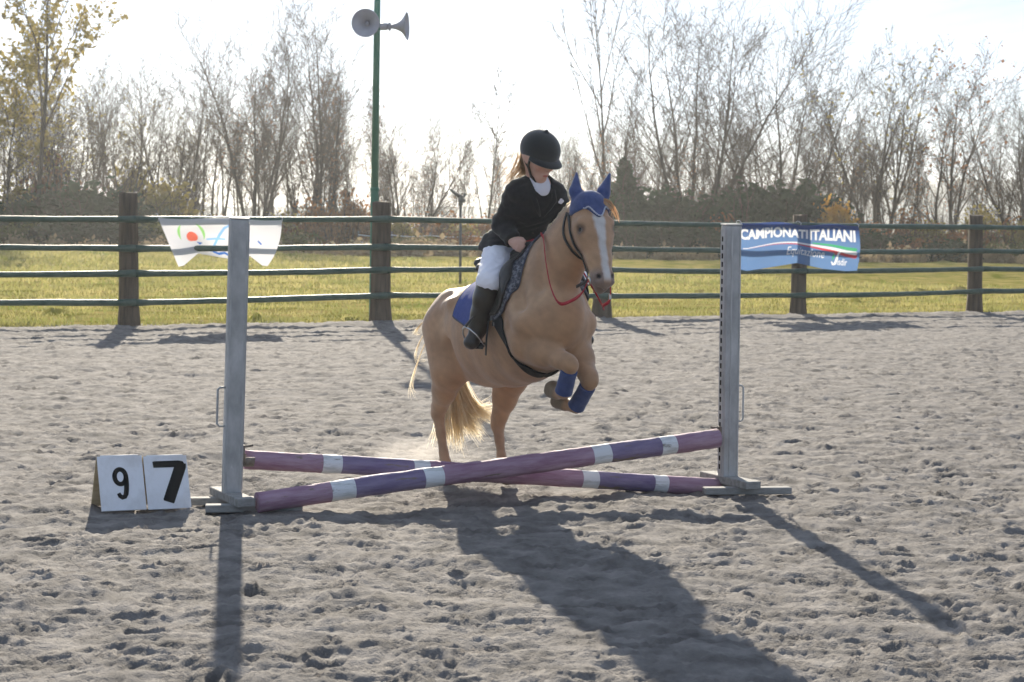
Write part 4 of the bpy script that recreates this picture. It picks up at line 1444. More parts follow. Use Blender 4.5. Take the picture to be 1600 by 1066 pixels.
# helmet with peak and harness
S = SDF()
Mh = np.stack([hfw, hlf, hup], 1)
S.ell(fp(-.014, 0, .040), (.127, .109, .108), .02, M=Mh)
S.limb(fp(-.01, 0, .150), fp(-.01, 0, .153), .014, .011, .012)
S.cut(lambda X, Y, Z: -((X - HC[0]) * hup[0] + (Y - HC[1]) * hup[1] + (Z - HC[2]) * hup[2] - .012
                        - .30 * np.minimum(0, (X - HC[0]) * hfw[0] + (Y - HC[1]) * hfw[1] + (Z - HC[2]) * hfw[2] - .02)) * .9)
helm = part('helmet', S, .006, M_helmet)
b = MB()
vs_, fs_ = [], []
for i, w in enumerate(np.linspace(-1.15, 1.15, 17)):
    for j, (r, dz) in enumerate(((.116, .022), (.150, .012), (.166, .001), (.165, -.004), (.148, .003), (.114, .010))):
        rr = r - (.03 * (r - .11) / .05) * abs(w) ** 2
        vs_.append(fp(-.014 + rr * math.cos(w) * 1.02, rr * math.sin(w) * .93, dz))
for i in range(16):
    for j in range(5):
        fs_.append((i * 6 + j, i * 6 + j + 1, (i + 1) * 6 + j + 1, (i + 1) * 6 + j))
b.add(vs_, fs_, True)
b.build('peak', M_helmet, helm)
b = MB()
for s in (-1, 1):
    b.tube([fp(.03, s * .088, .01), fp(.025, s * .082, -.045), fp(.045, s * .055, -.10), fp(.058, s * .02, -.124), fp(.06, 0, -.126)], .0075, 8)
    b.tube([fp(-.05, s * .088, .0), fp(.0, s * .083, -.04), fp(.03, s * .078, -.055)], .006, 6)
b.build('chin_strap', M_boot, helm)
# fair hair, gathered low at the neck and lit from behind
hr = []
for i in range(110):
    c = rg.normal(0, 1, 3)
    s0 = fp(-.095 + .02 * c[0], .05 * c[1], -.03 + .012 * c[2])
    e = HC + V3(-.19 - .03 * abs(c[1]), -.105 + .025 * c[0], -.15 + .035 * c[2])
    hr.append([s0, s0 + V3(-.02, .0, -.07), (s0 + e) / 2 + V3(-.02, -.02, -.045) + .008 * c, e])
for i in range(170):
    s = rg.choice([-1, 1]); c = rg.normal(0, 1, 3)
    s0 = fp(.0 + .03 * c[0], s * .086, .01)
    hr.append([s0, fp(-.03, s * .094, -.03), fp(-.07, s * .07, -.07) + .006 * c, HC + V3(-.12, -.02 + .02 * c[0], -.125)])
strands('hair', hr, tail_st, M_hair, person, n=8, w0=.0019)

# ---------------------------------------------------------------- saddle and pad
M_saddle = mat('dark_saddle_leather', (0.022, 0.021, 0.021), 0.38, (0.038, 0.036, 0.034), scale=12, bump=.3, bump_scale=60, spec=.4)
M_steel = mat('polished_steel', (0.6, 0.6, 0.6), 0.22, metal=1.0)
M_pad = mat('pad_blue', (0.055, 0.085, 0.255), 0.85, (0.075, 0.105, 0.30), scale=30, bump=.5, bump_scale=55, spec=.1)
M_fleece = mat('grey_fleece', (0.06, 0.065, 0.08), 0.95, (0.24, 0.245, 0.27), scale=55, bump=.8, bump_scale=90, spec=.05, lo=.45, hi=.58)

def wrap(u_of, phis, ns, off, wc=1.08):
    """sheet laid round the barrel: phi from the top down each side, u_of(phi, t) across it"""
    G = []
    for ph in phis:
        for t in np.linspace(0, 1, ns):
            G.append((u_of(ph, t), ph))
    G = np.array(G)
    o = np.stack([G[:, 0], 0 * G[:, 0], np.full(len(G), wc) + .12 * (G[:, 0] - .7)], 1)
    d = np.stack([0 * G[:, 0], np.sin(G[:, 1]), np.cos(G[:, 1])], 1)
    P_ = HF.cast(o, d, .7, 220)
    return (P_ + d * (off if np.isscalar(off) else np.asarray(off)[:, None])).reshape(len(phis), ns, 3)

def sheet(name, G, m, parent, th=.01, m2=None, band=None):
    a, b_, _ = G.shape
    V = G.reshape(-1, 3)
    i = (np.arange(a - 1)[:, None] * b_ + np.arange(b_ - 1)[None]).ravel()
    Q = np.stack([i, i + 1, i + b_ + 1, i + b_], 1)
    me = fast_mesh(name, V, [Q], [m] + ([m2] if m2 else []), smooth=True)
    if band is not None:
        me.polygons.foreach_set('material_index', band(np.arange(a - 1)[:, None] + 0 * np.arange(b_ - 1)[None], 0 * np.arange(a - 1)[:, None] + np.arange(b_ - 1)[None]).ravel().astype(np.int32))
    o = link(name, me, parent)
    so_ = o.modifiers.new('thickness', 'SOLIDIFY')
    so_.thickness = th
    so_.offset = 0
    return o

pad = empty('saddle_pad', HO, HROT)
tag(pad, 'blue saddle pad with grey patterned front edge under the saddle', 'saddle pad')
PH = np.linspace(-1.86, 1.86, 75)
def pad_u(ph, t):
    a = abs(ph)
    back = .30 + .02 * a + .20 * max(0, a - 1.62) / .25
    front = 1.035 + .05 * smooth(.3, 1.2, np.array(a)) - .16 * max(0, a - 1.45) / .4
    return back + (front - back) * t
G = wrap(pad_u, PH, 40, .012)
sheet('cloth', G, M_pad, pad, .012, M_fleece, lambda i, j: (j > 27))
edge = np.concatenate([G[:, 0], G[-1, 1:]])
b = MB(); b.tube(G[:, 0] * 1.0, .008, 6, caps=True); b.tube(G[:, -1], .006, 6)
b.build('binding', mat('pale_binding', (.085, .09, .11), .8, spec=.1), pad)

sad = empty('saddle', HO, HROT)
tag(sad, 'black leather saddle with girth and stirrups under the rider', 'saddle')
S = SDF()
S.chain([((.34, 0, 1.325), .034, .125), ((.46, 0, 1.305), .045, .145), ((.62, 0, 1.330), .045, .115), ((.78, 0, 1.385), .045, .085), ((.90, 0, 1.425), .040, .075)], k=.04)
S.ell((.335, 0, 1.340), (.035, .125, .030), .03)
S.limb((.93, 0, 1.44), (.945, 0, 1.45), .045, .036, .03, (0, 1, 0), (.6, .6))
sea, _ = S.grid(.0075).mesh('seat', [M_saddle])
link('seat', sea, sad)
b = MB()
b.tube([V3(.325, .115 * math.sin(a), 1.362 - .02 * (1 - math.cos(a * 1.2))) for a in np.linspace(-1.3, 1.3, 15)], .009, 8)
b.build('cantle_binding', mat('pale_cantle_edge', (.45, .42, .36), .6), sad)
for s in (-1, 1):
    def fl_u(ph, t):
        a = abs(ph)
        q = smooth(.35, 1.1, np.array(a))
        back = .50 + .16 * q + .10 * max(0, a - 1.40) / .3
        front = .965 + .085 * q - .13 * max(0, a - 1.35) / .4
        return back + (front - back) * t
    G = wrap(fl_u, s * np.linspace(.30, 1.74, 34), 22, .028)
    sheet('flap', G, M_saddle, sad, .012)
    b = MB(); b.tube(G[:, -1], .0065, 6); b.tube(G[-1], .006, 6); b.build('flap_edge', M_saddle, sad)
# girth
gp = []
for ph in np.linspace(-math.pi + .0, math.pi, 90):
    if abs(ph) < 1.5: continue
    gp.append(ph)
gp = np.array(sorted(gp, key=lambda p: p % (2 * math.pi)))
def gi_u(ph, t):
    a = abs(ph)
    return .90 + .14 * smooth(1.6, 2.6, np.array(a)) + .085 * (t - .5) * (1 - .25 * smooth(1.6, 2.8, np.array(a)))
G = wrap(gi_u, gp, 5, .010)
sheet('girth', G, mat('girth_web', (.020, .020, .022), .8, (.03, .03, .03), scale=30, spec=.15), sad, .010)
for s in (-1, 1):
    q = HF.cast(V3(.905, 0, 1.1)[None], V3(0, s * math.sin(1.95), math.cos(1.95))[None])[0] + V3(0, s * .018, 0)
    b = MB(); b.box(q, (.03, .006, .024), None, .002); b.build('girth_buckle', M_steel, sad)
# stirrups
for s, an, fu, fd_ in ((-1, ANR, FUR, FDR), (1, ANL, FUL, FDL)):
    side = np.cross(fd_, fu)
    c = an + fd_ * .085 - fu * .083
    ar = [c + side * .062 * x + fu * z for x, z in ((-1, 0), (-1.02, .035), (-.82, .085), (-.42, .125), (0, .142), (.42, .125), (.82, .085), (1.02, .035), (1, 0))]
    root = empty('stirrup'); root.parent = sad
    b = MB(); b.tube(ar, .0055, 8); b.build('stirrup_iron', M_steel, root)
    b = MB(); b.tube([ar[0], ar[-1]], [.012, .012], 8, flat=(tuple(fu), .5)); b.tube([ar[0] + fd_ * .018, ar[-1] + fd_ * .018], .007, 6); b.tube([ar[0] - fd_ * .018, ar[-1] - fd_ * .018], .007, 6)
    b.build('tread', M_saddle, root)
    b = MB()
    top = HF.snap(V3(.80, s * .25, 1.20)[None], .045)[0]
    kn_ = an * .35 + top * .65 + V3(.03, s * .0, 0)
    b.tube([top, ar[4] * .5 + kn_ * .5, ar[4]], .012, 8, flat=((0, 1, 0), .3))
    e0 = HF.snap(V3(.875, s * .26, 1.02)[None], .045)[0]
    b.tube([e0, e0 + V3(.008, s * .012, -.09), e0 + V3(-.005, s * .010, -.19)], .012, 8, flat=((0, 1, 0), .3))
    b.build('stirrup_leather', M_saddle, root)

# ---------------------------------------------------------------- bridle and reins
M_strap = mat('black_strap', (0.016, 0.015, 0.015), 0.45, spec=.4)
M_red = mat('red_rein', (0.36, 0.018, 0.03), 0.6, (.45, .03, .045), scale=60, spec=.25)
bri = empty('bridle', HO, HROT)
tag(bri, 'black bridle with slack red reins on the palomino', 'bridle')
def strap(name, pts, wd, m, parent, off=.005, snap=True, n=24):
    pts = np.array(pts, float)
    ts = np.linspace(0, len(pts) - 1, n)
    ip = np.minimum(ts.astype(int), len(pts) - 2)
    Pq = pts[ip] + (pts[ip + 1] - pts[ip]) * (ts - ip)[:, None]
    for _ in range(2): Pq[1:-1] = (Pq[:-2] + 2 * Pq[1:-1] + Pq[2:]) / 4
    if snap: Pq = HF.snap(Pq, off, 20)
    T = np.gradient(Pq, axis=0); T /= np.linalg.norm(T, axis=1, keepdims=True)
    N = HF.grad(Pq) if snap else np.tile(V3(.6, -.75, .2), (n, 1))
    Wd = np.cross(T, N); Wd /= np.linalg.norm(Wd, axis=1, keepdims=True)
    G = np.stack([Pq - Wd * wd / 2, Pq, Pq + Wd * wd / 2], 1)
    return sheet(name, G, m, parent, .006)
for s in (-1, 1):
    strap('cheek_strap', [hp(.04, -.045, s * .10), hp(.13, -.035, s * .115), hp(.24, -.04, s * .09), hp(.34, -.025, s * .07), hp(.405, -.02, s * .062)], .020, M_strap, bri, .007)
    root = empty('bit'); root.parent = bri
    bc = HF.snap(hp(.425, -.022, s * .062)[None], .008)[0]
    b = MB(); b.tube([bc + .024 * (V3(.44, 0, -.9) * math.cos(w) + V3(.9, 0, .44) * math.sin(w)) for w in np.linspace(0, 2 * math.pi, 17)], .0042, 6, caps=False)
    b.build('bit_ring', M_steel, root)
    if s < 0: BR = bc
    else: BL = bc
strap('throat_strap', [hp(.03, -.06, -.10), hp(.12, -.12, -.085), hp(.20, -.155, -.04), hp(.21, -.16, .0), hp(.20, -.155, .04), hp(.12, -.12, .085), hp(.03, -.06, .10)], .014, M_strap, bri, .008)
strap('curb_strap', [BR + V3(-.01, 0, 0), BR + V3(-.06, -.012, -.020), BR + V3(-.12, -.012, -.035)], .016, M_strap, bri, snap=False, n=8)
# right rein: from the hands, a slack loop on the near side of the neck, up to the bit
def lpx(x, y, l):
    "horse-side point at a photo position, l metres to the horse's left"
    d = FWD + RGT * (x - CX) / FPX - UPV * (y - CY) / FPX
    n_ = V3(math.cos(HTH), math.sin(HTH), 0)
    p = CAM + d * ((l - (CAM - HO) @ n_) / (d @ n_)) - HO
    return V3(p @ V3(math.sin(HTH), -math.cos(HTH), 0), l, p[2])
rr = [WRR + V3(.06, .02, 0), WRL + V3(.03, -.045, .005), lpx(849, 372, -.085), lpx(853, 410, -.11), lpx(861, 450, -.12), lpx(874, 474, -.10), lpx(893, 470, -.06), lpx(909, 458, -.03), BR]
P_ = np.array([bez(rr[:1] + rr[1:2] + rr[2:3], t) for t in np.linspace(0, 1, 2)])
def catmull(p, n=8):
    p = [2 * p[0] - p[1]] + list(p) + [2 * p[-1] - p[-2]]
    out = []
    for i in range(1, len(p) - 2):
        for t in np.linspace(0, 1, n, endpoint=False):
            out.append(.5 * (2 * p[i] + (p[i + 1] - p[i - 1]) * t + (2 * p[i - 1] - 5 * p[i] + 4 * p[i + 1] - p[i + 2]) * t * t + (3 * p[i] - p[i - 1] - 3 * p[i + 1] + p[i + 2]) * t ** 3))
    return np.array(out + [p[-2]])
def rein(pts, name='rein'):
    q = catmull(pts)
    v = HF.val(q)
    q = np.where((v < .012)[:, None], HF.snap(q, .012), q)
    T = np.gradient(q, axis=0); T /= np.linalg.norm(T, axis=1, keepdims=True)
    w = np.cross(T, V3(.4, .9, .1)); w /= np.linalg.norm(w, axis=1, keepdims=True)
    return sheet(name, np.stack([q - w * .009, q, q + w * .009], 1), M_red, bri, .005)
rein(rr)
rl = [WRL + V3(.05, .0, 0), V3(1.06, .13, 1.42), V3(1.20, .19, 1.25), V3(1.38, .19, 1.12), V3(1.50, .13, 1.13), BL + V3(.0, .0, -.10), BL]
rein(rl)
b = MB(); b.box(BL + V3(.006, -.004, -.085), (.016, .014, .03), None, .003); b.build('rein_buckle', M_steel, bri)
# ================================================================== trees, bushes and what stands in the meadow
M_bark = mat('bark', (0.032, 0.025, 0.020), .95, (0.065, 0.052, 0.042), scale=3, spec=.08, stretch=(1, 1, .3))
M_twig = mat('twig', (0.045, 0.031, 0.023), .9, (0.085, 0.060, 0.044), scale=2, spec=.1)
def leaf(name, a, b_, t=.45): return mat(name, a, .8, b_, scale=1.6, spec=.12, trans=t)
L_yel = leaf('yellow_leaf', (0.20, 0.17, 0.035), (0.36, 0.27, 0.06))
L_dark = leaf('dark_evergreen_leaf', (0.012, 0.030, 0.010), (0.030, 0.056, 0.018), .15)
L_rus = leaf('russet_leaf', (0.20, 0.085, 0.03), (0.30, 0.13, 0.045))
L_oran = leaf('orange_leaf', (0.42, 0.20, 0.02), (0.50, 0.30, 0.05))
L_olive = leaf('olive_leaf', (0.07, 0.09, 0.02), (0.15, 0.15, 0.04))
L_straw = leaf('dry_grass', (0.30, 0.22, 0.12), (0.44, 0.34, 0.2), .4)

def tubes(branches, sides_of):
    V, F, b = [], [], 0
    for P, r, lv in branches:
        n = sides_of(lv)
        P = np.asarray(P); k = len(P)
        T = np.gradient(P, axis=0); T /= np.linalg.norm(T, axis=1, keepdims=True) + 1e-9
        ref = np.where(np.abs(T[:, 2:3]) < .9, np.array([[0, 0, 1.]]), np.array([[1., 0, 0]]))
        A = np.cross(T, ref); A /= np.linalg.norm(A, axis=1, keepdims=True) + 1e-9
        B = np.cross(T, A)
        w = 2 * math.pi * np.arange(n) / n
        ring = P[:, None] + np.asarray(r)[:, None, None] * (A[:, None] * np.cos(w)[None, :, None] + B[:, None] * np.sin(w)[None, :, None])
        V.append(ring.reshape(-1, 3))
        i = (np.arange(k - 1)[:, None] * n + np.arange(n)[None]).ravel()
        j = (np.arange(k - 1)[:, None] * n + (np.arange(n)[None] + 1) % n).ravel()
        F.append(np.stack([i, j, j + n, i + n], 1) + b)
        b += k * n
    return np.concatenate(V), np.concatenate(F)

def grow(rs, cfg):
    """list of (points, radii, level)"""
    out = []
    def branch(p, d, L_, r, lv):
        c = cfg['lv'][min(lv, len(cfg['lv']) - 1)]
        n = c.get('n', 6)
        P, Rr = [p], [r]
        dd = d
        for i in range(n):
            dd = dd + rs.normal(0, c['wob'], 3) + V3(0, 0, c['up'])
            dd = dd / np.linalg.norm(dd)
            P.append(P[-1] + dd * L_ / n)
            Rr.append(max(r * (1 - (i + 1) / n * c.get('taper', .8)), cfg.get('rmin', .0062)))
        out.append((P, Rr, lv))
        if lv + 1 >= len(cfg['lv']): return
        k = cfg['lv'][lv + 1]
        N = k['num'] if isinstance(k['num'], int) else rs.randint(*k['num'])
        for q in range(N):
            t = k['t0'] + (1 - k['t0']) * ((q + rs.rand()) / N) ** k.get('pw', 1)
            x = t * n; i = min(int(x), n - 1); f = x - i
            pos = P[i] * (1 - f) + P[i + 1] * f
            tan = (P[i + 1] - P[i]); tan = tan / np.linalg.norm(tan)
            az = q * 2.4 + rs.uniform(-.6, .6)
            s = np.cross(tan, V3(.3, .2, .9) if abs(tan[2]) < .9 else V3(1, 0, 0)); s /= np.linalg.norm(s)
            s2 = np.cross(tan, s)
            an = k['ang'] * rs.uniform(.75, 1.25)
            nd = tan * math.cos(an) + (s * math.cos(az) + s2 * math.sin(az)) * math.sin(an)
            rad_ = (Rr[i] * (1 - f) + Rr[i + 1] * f)
            branch(pos, nd, L_ * k['len'] * rs.uniform(.7, 1.2) * (1 - k.get('fall', .45) * (t - k['t0'])), min(rad_ * .8, rad_ * k['rad']), lv + 1)
    for s in range(cfg.get('stems', 1)):
        a = 2 * math.pi * (s + rs.rand() * .6) / cfg.get('stems', 1)
        sp = cfg.get('splay', 0) * rs.uniform(.5, 1.2)
        d = V3(math.cos(a) * sp + cfg.get('lean', 0), math.sin(a) * sp, 1); d /= np.linalg.norm(d)
        branch(V3(math.cos(a), math.sin(a), 0) * (.12 if cfg.get('stems', 1) > 1 else 0) + V3(0, 0, -.3), d, cfg['h'] * rs.uniform(.85, 1.05), cfg['r'], 0)
    return out

def leaf_quads(rs, C, size, up=.3):
    n = len(C)
    a = rs.normal(0, 1, (n, 3)); a /= np.linalg.norm(a, axis=1, keepdims=True)
    b_ = np.cross(a, rs.normal(0, 1, (n, 3))); b_ /= np.linalg.norm(b_, axis=1, keepdims=True)
    s = size * (.35 + rs.gamma(2.0, .33, (n, 1)))
    V = np.stack([C - a * s, C + b_ * s * .55, C + a * s, C - b_ * s * .55], 1).reshape(-1, 3)
    F = np.arange(4 * n).reshape(-1, 4)
    return V, F

def make_tree(cfg, seed, label, group=None, cat='tree', name='bare_tree'):
    rs = np.random.RandomState(seed)
    br = grow(rs, cfg)
    root = empty(name)
    tag(root, label, cat, group)
    V, F = tubes([b for b in br if b[2] == 0], lambda l: 8)
    link('trunk', fast_mesh('trunk', V, [F], [M_bark], smooth=True), root)
    cr = [b for b in br if b[2] > 0]
    if cr:
        V, F = tubes(cr, lambda l: 5 if l == 1 else 3)
        mi = np.zeros(len(F), int)
        if cfg.get('leaves'):
            tips = np.array([b[0][j] for b in cr if b[2] >= len(cfg['lv']) - 2 for j in range(2, len(b[0]))])
            C_ = tips[rs.randint(0, len(tips), cfg['leaves'])] + rs.normal(0, .10, (cfg['leaves'], 3))
            if cfg.get('leafz'): C_ = C_[C_[:, 2] > cfg['leafz'] * cfg['h']]
            LV, LF = leaf_quads(rs, C_, cfg.get('lsize', .07))
            V = np.concatenate([V, LV]); LF = LF + len(V) - len(LV)
            mi = np.concatenate([mi, np.ones(len(LF), int)]); F = np.concatenate([F, LF])
        link('crown', fast_mesh('crown', V, [F], [M_twig, cfg.get('lmat', L_yel)], smooth=False, mat_idx=mi), root)
    if cfg.get('ivy'):
        zt, rr_ = cfg['ivy']
        n = 2200
        tp, tr_ = br[0][0], br[0][1]
        z = zt * rs.rand(n) ** .9
        i = np.clip((z + .3) / cfg['h'] * (len(tp) - 1), 0, len(tp) - 1.01)
        P = np.array([tp[int(x)] * (1 - x % 1) + tp[int(x) + 1] * (x % 1) for x in i])
        w = rs.rand(n) * 2 * math.pi
        q = rr_ * (1.05 - .98 * (z / zt) ** 1.3) * np.sqrt(rs.rand(n)) * (1 + .4 * np.sin(z * 5 + w * 2))
        C_ = P + np.stack([q * np.cos(w), q * np.sin(w), 0 * w], 1)
        LV, LF = leaf_quads(rs, C_, .15)
        link('ivy', fast_mesh('ivy', LV, [LF], [L_dark]), root)
    return root

TW = dict(num=6, t0=.15, ang=.55, len=.42, rad=.5, wob=.14, up=.05, n=4, taper=.75)
def C_forest(h, **k):
    c = dict(h=h, r=h * .0092, lv=[dict(wob=.04, up=.03, n=12, taper=.96),
        dict(num=(13, 17), t0=.32, ang=.55, len=.34, rad=.50, wob=.10, up=.09, n=7, fall=.60, taper=.9),
        dict(num=7, t0=.12, ang=.60, len=.45, rad=.55, wob=.14, up=.05, n=4),
        dict(num=6, t0=.10, ang=.60, len=.55, rad=.6, wob=.16, up=.03, n=2)])
    c.update(k); return c
def C_fan(h, **k):
    c = dict(h=h, r=h * .012, stems=5, splay=.42, lv=[dict(wob=.06, up=.05, n=10, taper=.95),
        dict(num=(13, 16), t0=.20, ang=.52, len=.40, rad=.55, wob=.10, up=.07, n=6, fall=.45, taper=.9),
        dict(num=8, t0=.12, ang=.55, len=.46, rad=.55, wob=.14, up=.05, n=4),
        dict(num=6, t0=.10, ang=.55, len=.55, rad=.6, wob=.16, up=.03, n=2)])
    c.update(k); return c

def place(o, px, py_base, Y, s=1.0, rz=0.0, sx=None):
    p = at_y(px, py_base, Y)
    o.location = (p[0], p[1], -.1)
    o.scale = (sx or s, sx or s, s)
    o.rotation_euler = (0, 0, rz)
    return o
def top_h(y, Y): return 1.6 + (340 - y) * Y / FPX         # height of a crown top seen at row y
Y0 = 104.0
# --- trees that stand out
T = []
t = make_tree(C_forest(14.5, leaves=9000, lsize=.085, lmat=L_yel, leafz=.30, lv=[dict(wob=.03, up=.03, n=14, taper=.9),
     dict(num=15, t0=.25, ang=.42, len=.44, rad=.5, wob=.08, up=.06, n=8, fall=.45), dict(num=7, t0=.2, ang=.6, len=.36, rad=.55, wob=.12, up=.05, n=5),
     dict(num=5, t0=.1, ang=.6, len=.45, rad=.6, wob=.15, up=.03, n=3)]), 21, 'tallest tree at the far left, still hung with yellow leaves', name='leafy_tree')
place(t, 58, 388, 96, 1.0, .6)
t = make_tree(C_forest(9.3, leaves=1800, lsize=.10, lmat=L_yel), 22, 'thin yellow-leaved tree at the left picture edge', name='leafy_tree')
place(t, 12, 388, 99, 1.0, .0)
t = make_tree(C_fan(9.4, stems=4, splay=.20, r=.085), 23, 'tall bare tree of several upright stems left of the green pole'); place(t, 400, 388, 101, 1.0, .3, 1.25)
t = make_tree(C_fan(10.2, stems=3, splay=.26, r=.10), 24, 'big bare fine-twigged tree just left of the green pole'); place(t, 502, 388, 103, 0.98, 1.1, 1.23)
t = make_tree(C_fan(6.6, stems=4, splay=.6, lean=.35, r=.08), 25, 'low leaning bare tree right of the green pole'); place(t, 628, 388, 100, 1.0, .2)
t = make_tree(C_forest(8.2, lean=.10, r=.070, rmin=.014, lv=[dict(wob=.02, up=.0, n=12, taper=.93), dict(num=12, t0=.3, ang=.5, len=.24, rad=.7, wob=.1, up=.08, n=6),
     dict(num=5, t0=.2, ang=.6, len=.4, rad=.6, wob=.15, up=.02, n=4), dict(num=4, t0=.2, ang=.6, len=.4, rad=.6, wob=.15, up=.0, n=3)]), 26, 'slender lone birch leaning right, left of the rider', name='birch_tree'); place(t, 757, 388, 106, 1.0, 0)
t = make_tree(C_forest(12.4, r=.10, rmin=.015, lv=[dict(wob=.015, up=.02, n=14, taper=.95), dict(num=10, t0=.28, ang=.48, len=.42, rad=.8, wob=.06, up=.10, n=8, fall=.6),
     dict(num=6, t0=.25, ang=.45, len=.34, rad=.55, wob=.1, up=.07, n=5), dict(num=4, t0=.2, ang=.5, len=.4, rad=.6, wob=.14, up=.02, n=3)]), 27, 'tall thin bare tree with steep side limbs above the horse ears'); place(t, 944, 388, 103, 1.0, .4)
t = make_tree(C_fan(11.2, stems=6, splay=.42, r=.085), 28, 'largest bare tree, a wide fan of stems right of the horse'); place(t, 1086, 390, 102, 1.04, .8, 1.3)
t = make_tree(C_fan(10.0, stems=5, splay=.50, r=.085, ivy=(3.6, .95)), 29, 'wide bare tree with an ivied trunk behind the blue banner'); place(t, 1212, 390, 104, 0.98, 1.7, 1.23)
t = make_tree(C_fan(9.2, stems=5, splay=.30, r=.10, leaves=500, lsize=.07), 30, 'bare tree of many upright stems right of the blue banner'); place(t, 1372, 392, 105, 0.93, .1, 1.16)
t = make_tree(C_fan(9.0, stems=3, splay=.30, r=.085, leaves=1100, lsize=.05, lmat=L_rus), 31, 'forked tree with sparse brown leaves above the right-hand post'); place(t, 1482, 392, 103, 0.92, .5, 1.15)
t = make_tree(C_fan(8.2, stems=4, splay=.30, r=.10), 32, 'bare tree cut by the right picture edge'); place(t, 1598, 392, 104, 0.9, 2.2, 1.12)
t = make_tree(C_fan(8.8, stems=2, splay=.30, r=.10), 33, 'bare twin-stemmed tree between the thin tree and the widest one'); place(t, 1000, 390, 106, 0.96, 2.0, 1.2)
t = make_tree(C_forest(5.6, r=.085, ivy=(4.3, .85), lv=[dict(wob=.02, up=.02, n=12, taper=.8), dict(num=9, t0=.4, ang=.6, len=.35, rad=.4, wob=.1, up=.08, n=6), dict(num=5, t0=.2, ang=.6, len=.45, rad=.6, wob=.15, up=.03, n=4)]), 34, 'dark ivy-clad column of a tree behind the horse ears', name='ivy_clad_tree'); place(t, 976, 390, 96, 1.12, 0, 1.35)
t = make_tree(C_forest(5.0, r=.11, ivy=(4.0, .6), lean=.28, lv=[dict(wob=.02, up=.0, n=12, taper=.8), dict(num=9, t0=.4, ang=.6, len=.35, rad=.4, wob=.1, up=.08, n=6), dict(num=5, t0=.2, ang=.6, len=.45, rad=.6, wob=.15, up=.03, n=4)]), 35, 'leaning ivy-covered trunk right of the widest bare trees', name='ivy_clad_tree'); place(t, 1226, 390, 100)

# --- the rest of the wood: copies of a few kinds
KINDS = [make_tree(C_forest(8.6), 41, 'x'), make_tree(C_forest(8.0, lv=[dict(wob=.05, up=.03, n=12, taper=.93),
     dict(num=14, t0=.35, ang=.5, len=.36, rad=.5, wob=.09, up=.10, n=7, fall=.5), dict(num=6, t0=.15, ang=.6, len=.45, rad=.55, wob=.13, up=.05, n=5),
     dict(num=5, t0=.1, ang=.6, len=.5, rad=.6, wob=.15, up=.02, n=3)]), 42, 'x'),
     make_tree(C_fan(7.6, stems=3, splay=.25), 43, 'x'), make_tree(C_forest(7.4, stems=2, splay=.2, leaves=350, lsize=.05, lmat=L_rus), 44, 'x'),
     make_tree(C_forest(8.2, leaves=600, lsize=.06, lmat=L_yel, leafz=.2), 45, 'x')]
LBL = ['straight bare tree', 'crooked bare tree with steep limbs', 'several-stemmed bare tree', 'twin tree with few brown leaves', 'thin tree with few yellow leaves']
rt = random.Random(12)
spots = []
def fill(x0, x1, n, y0, y1, Ya, Yb, kinds):
    for i in range(n):
        x = x0 + (x1 - x0) * (i + rt.uniform(.1, .9)) / n
        spots.append((x, rt.uniform(y0, y1), rt.uniform(Ya, Yb), rt.choice(kinds)))
fill(-70, 350, 30, 105, 185, 100, 124, [0, 1, 2, 1, 4])
fill(-60, 160, 8, 110, 170, 100, 115, [4, 4, 1])
fill(340, 580, 12, 150, 215, 104, 124, [0, 1, 2, 3])
fill(590, 800, 20, 215, 300, 104, 118, [0, 1, 3])
fill(-60, 580, 26, 215, 290, 97, 112, [0, 1, 2, 3])
fill(870, 1660, 34, 215, 300, 97, 112, [0, 1, 2, 3])
fill(850, 960, 9, 190, 270, 106, 120, [1, 2])
fill(960, 1330, 16, 130, 230, 106, 124, [0, 1, 2])
fill(1280, 1680, 15, 160, 250, 106, 124, [0, 1, 2, 3])
ZN = [(190, 'left of the first brown post'), (250, 'just right of the first brown post'), (440, 'above the white banner'), (580, 'between white banner and green pole'), (800, 'between green pole and rider'),
      (1010, 'right behind the horse head'), (1130, 'left of the slotted standard'), (1240, 'above the left half of the blue banner'), (1345, 'above the right half of the blue banner'), (1500, 'between blue banner and right-hand post'), (9999, 'beyond the right-hand post')]
def zone(x): return next(z for q, z in ZN if x < q)
hs = [8.6, 8.0, 8.0, 7.4, 8.2]
fill(-300, -75, 10, 110, 190, 100, 118, [0, 1, 2, 4])
fill(1690, 1880, 9, 140, 240, 102, 120, [0, 1, 2, 3])
used = set()
for x, yt, Y, k in spots:
    o = KINDS[k] if k not in used else dup(KINDS[k])
    used.add(k)
    s = (top_h(yt, Y) + .1) / hs[k] / 1.02
    place(o, x, 388, Y, s, rt.uniform(0, 6.28), s * rt.uniform(.85, 1.15))
    lb = (LBL[k] if yt < 212 else LBL[k].replace('tree', 'sapling', 1)) + ' far back ' + zone(x)
    tag(o, lb, 'tree', 'far trees: ' + lb)

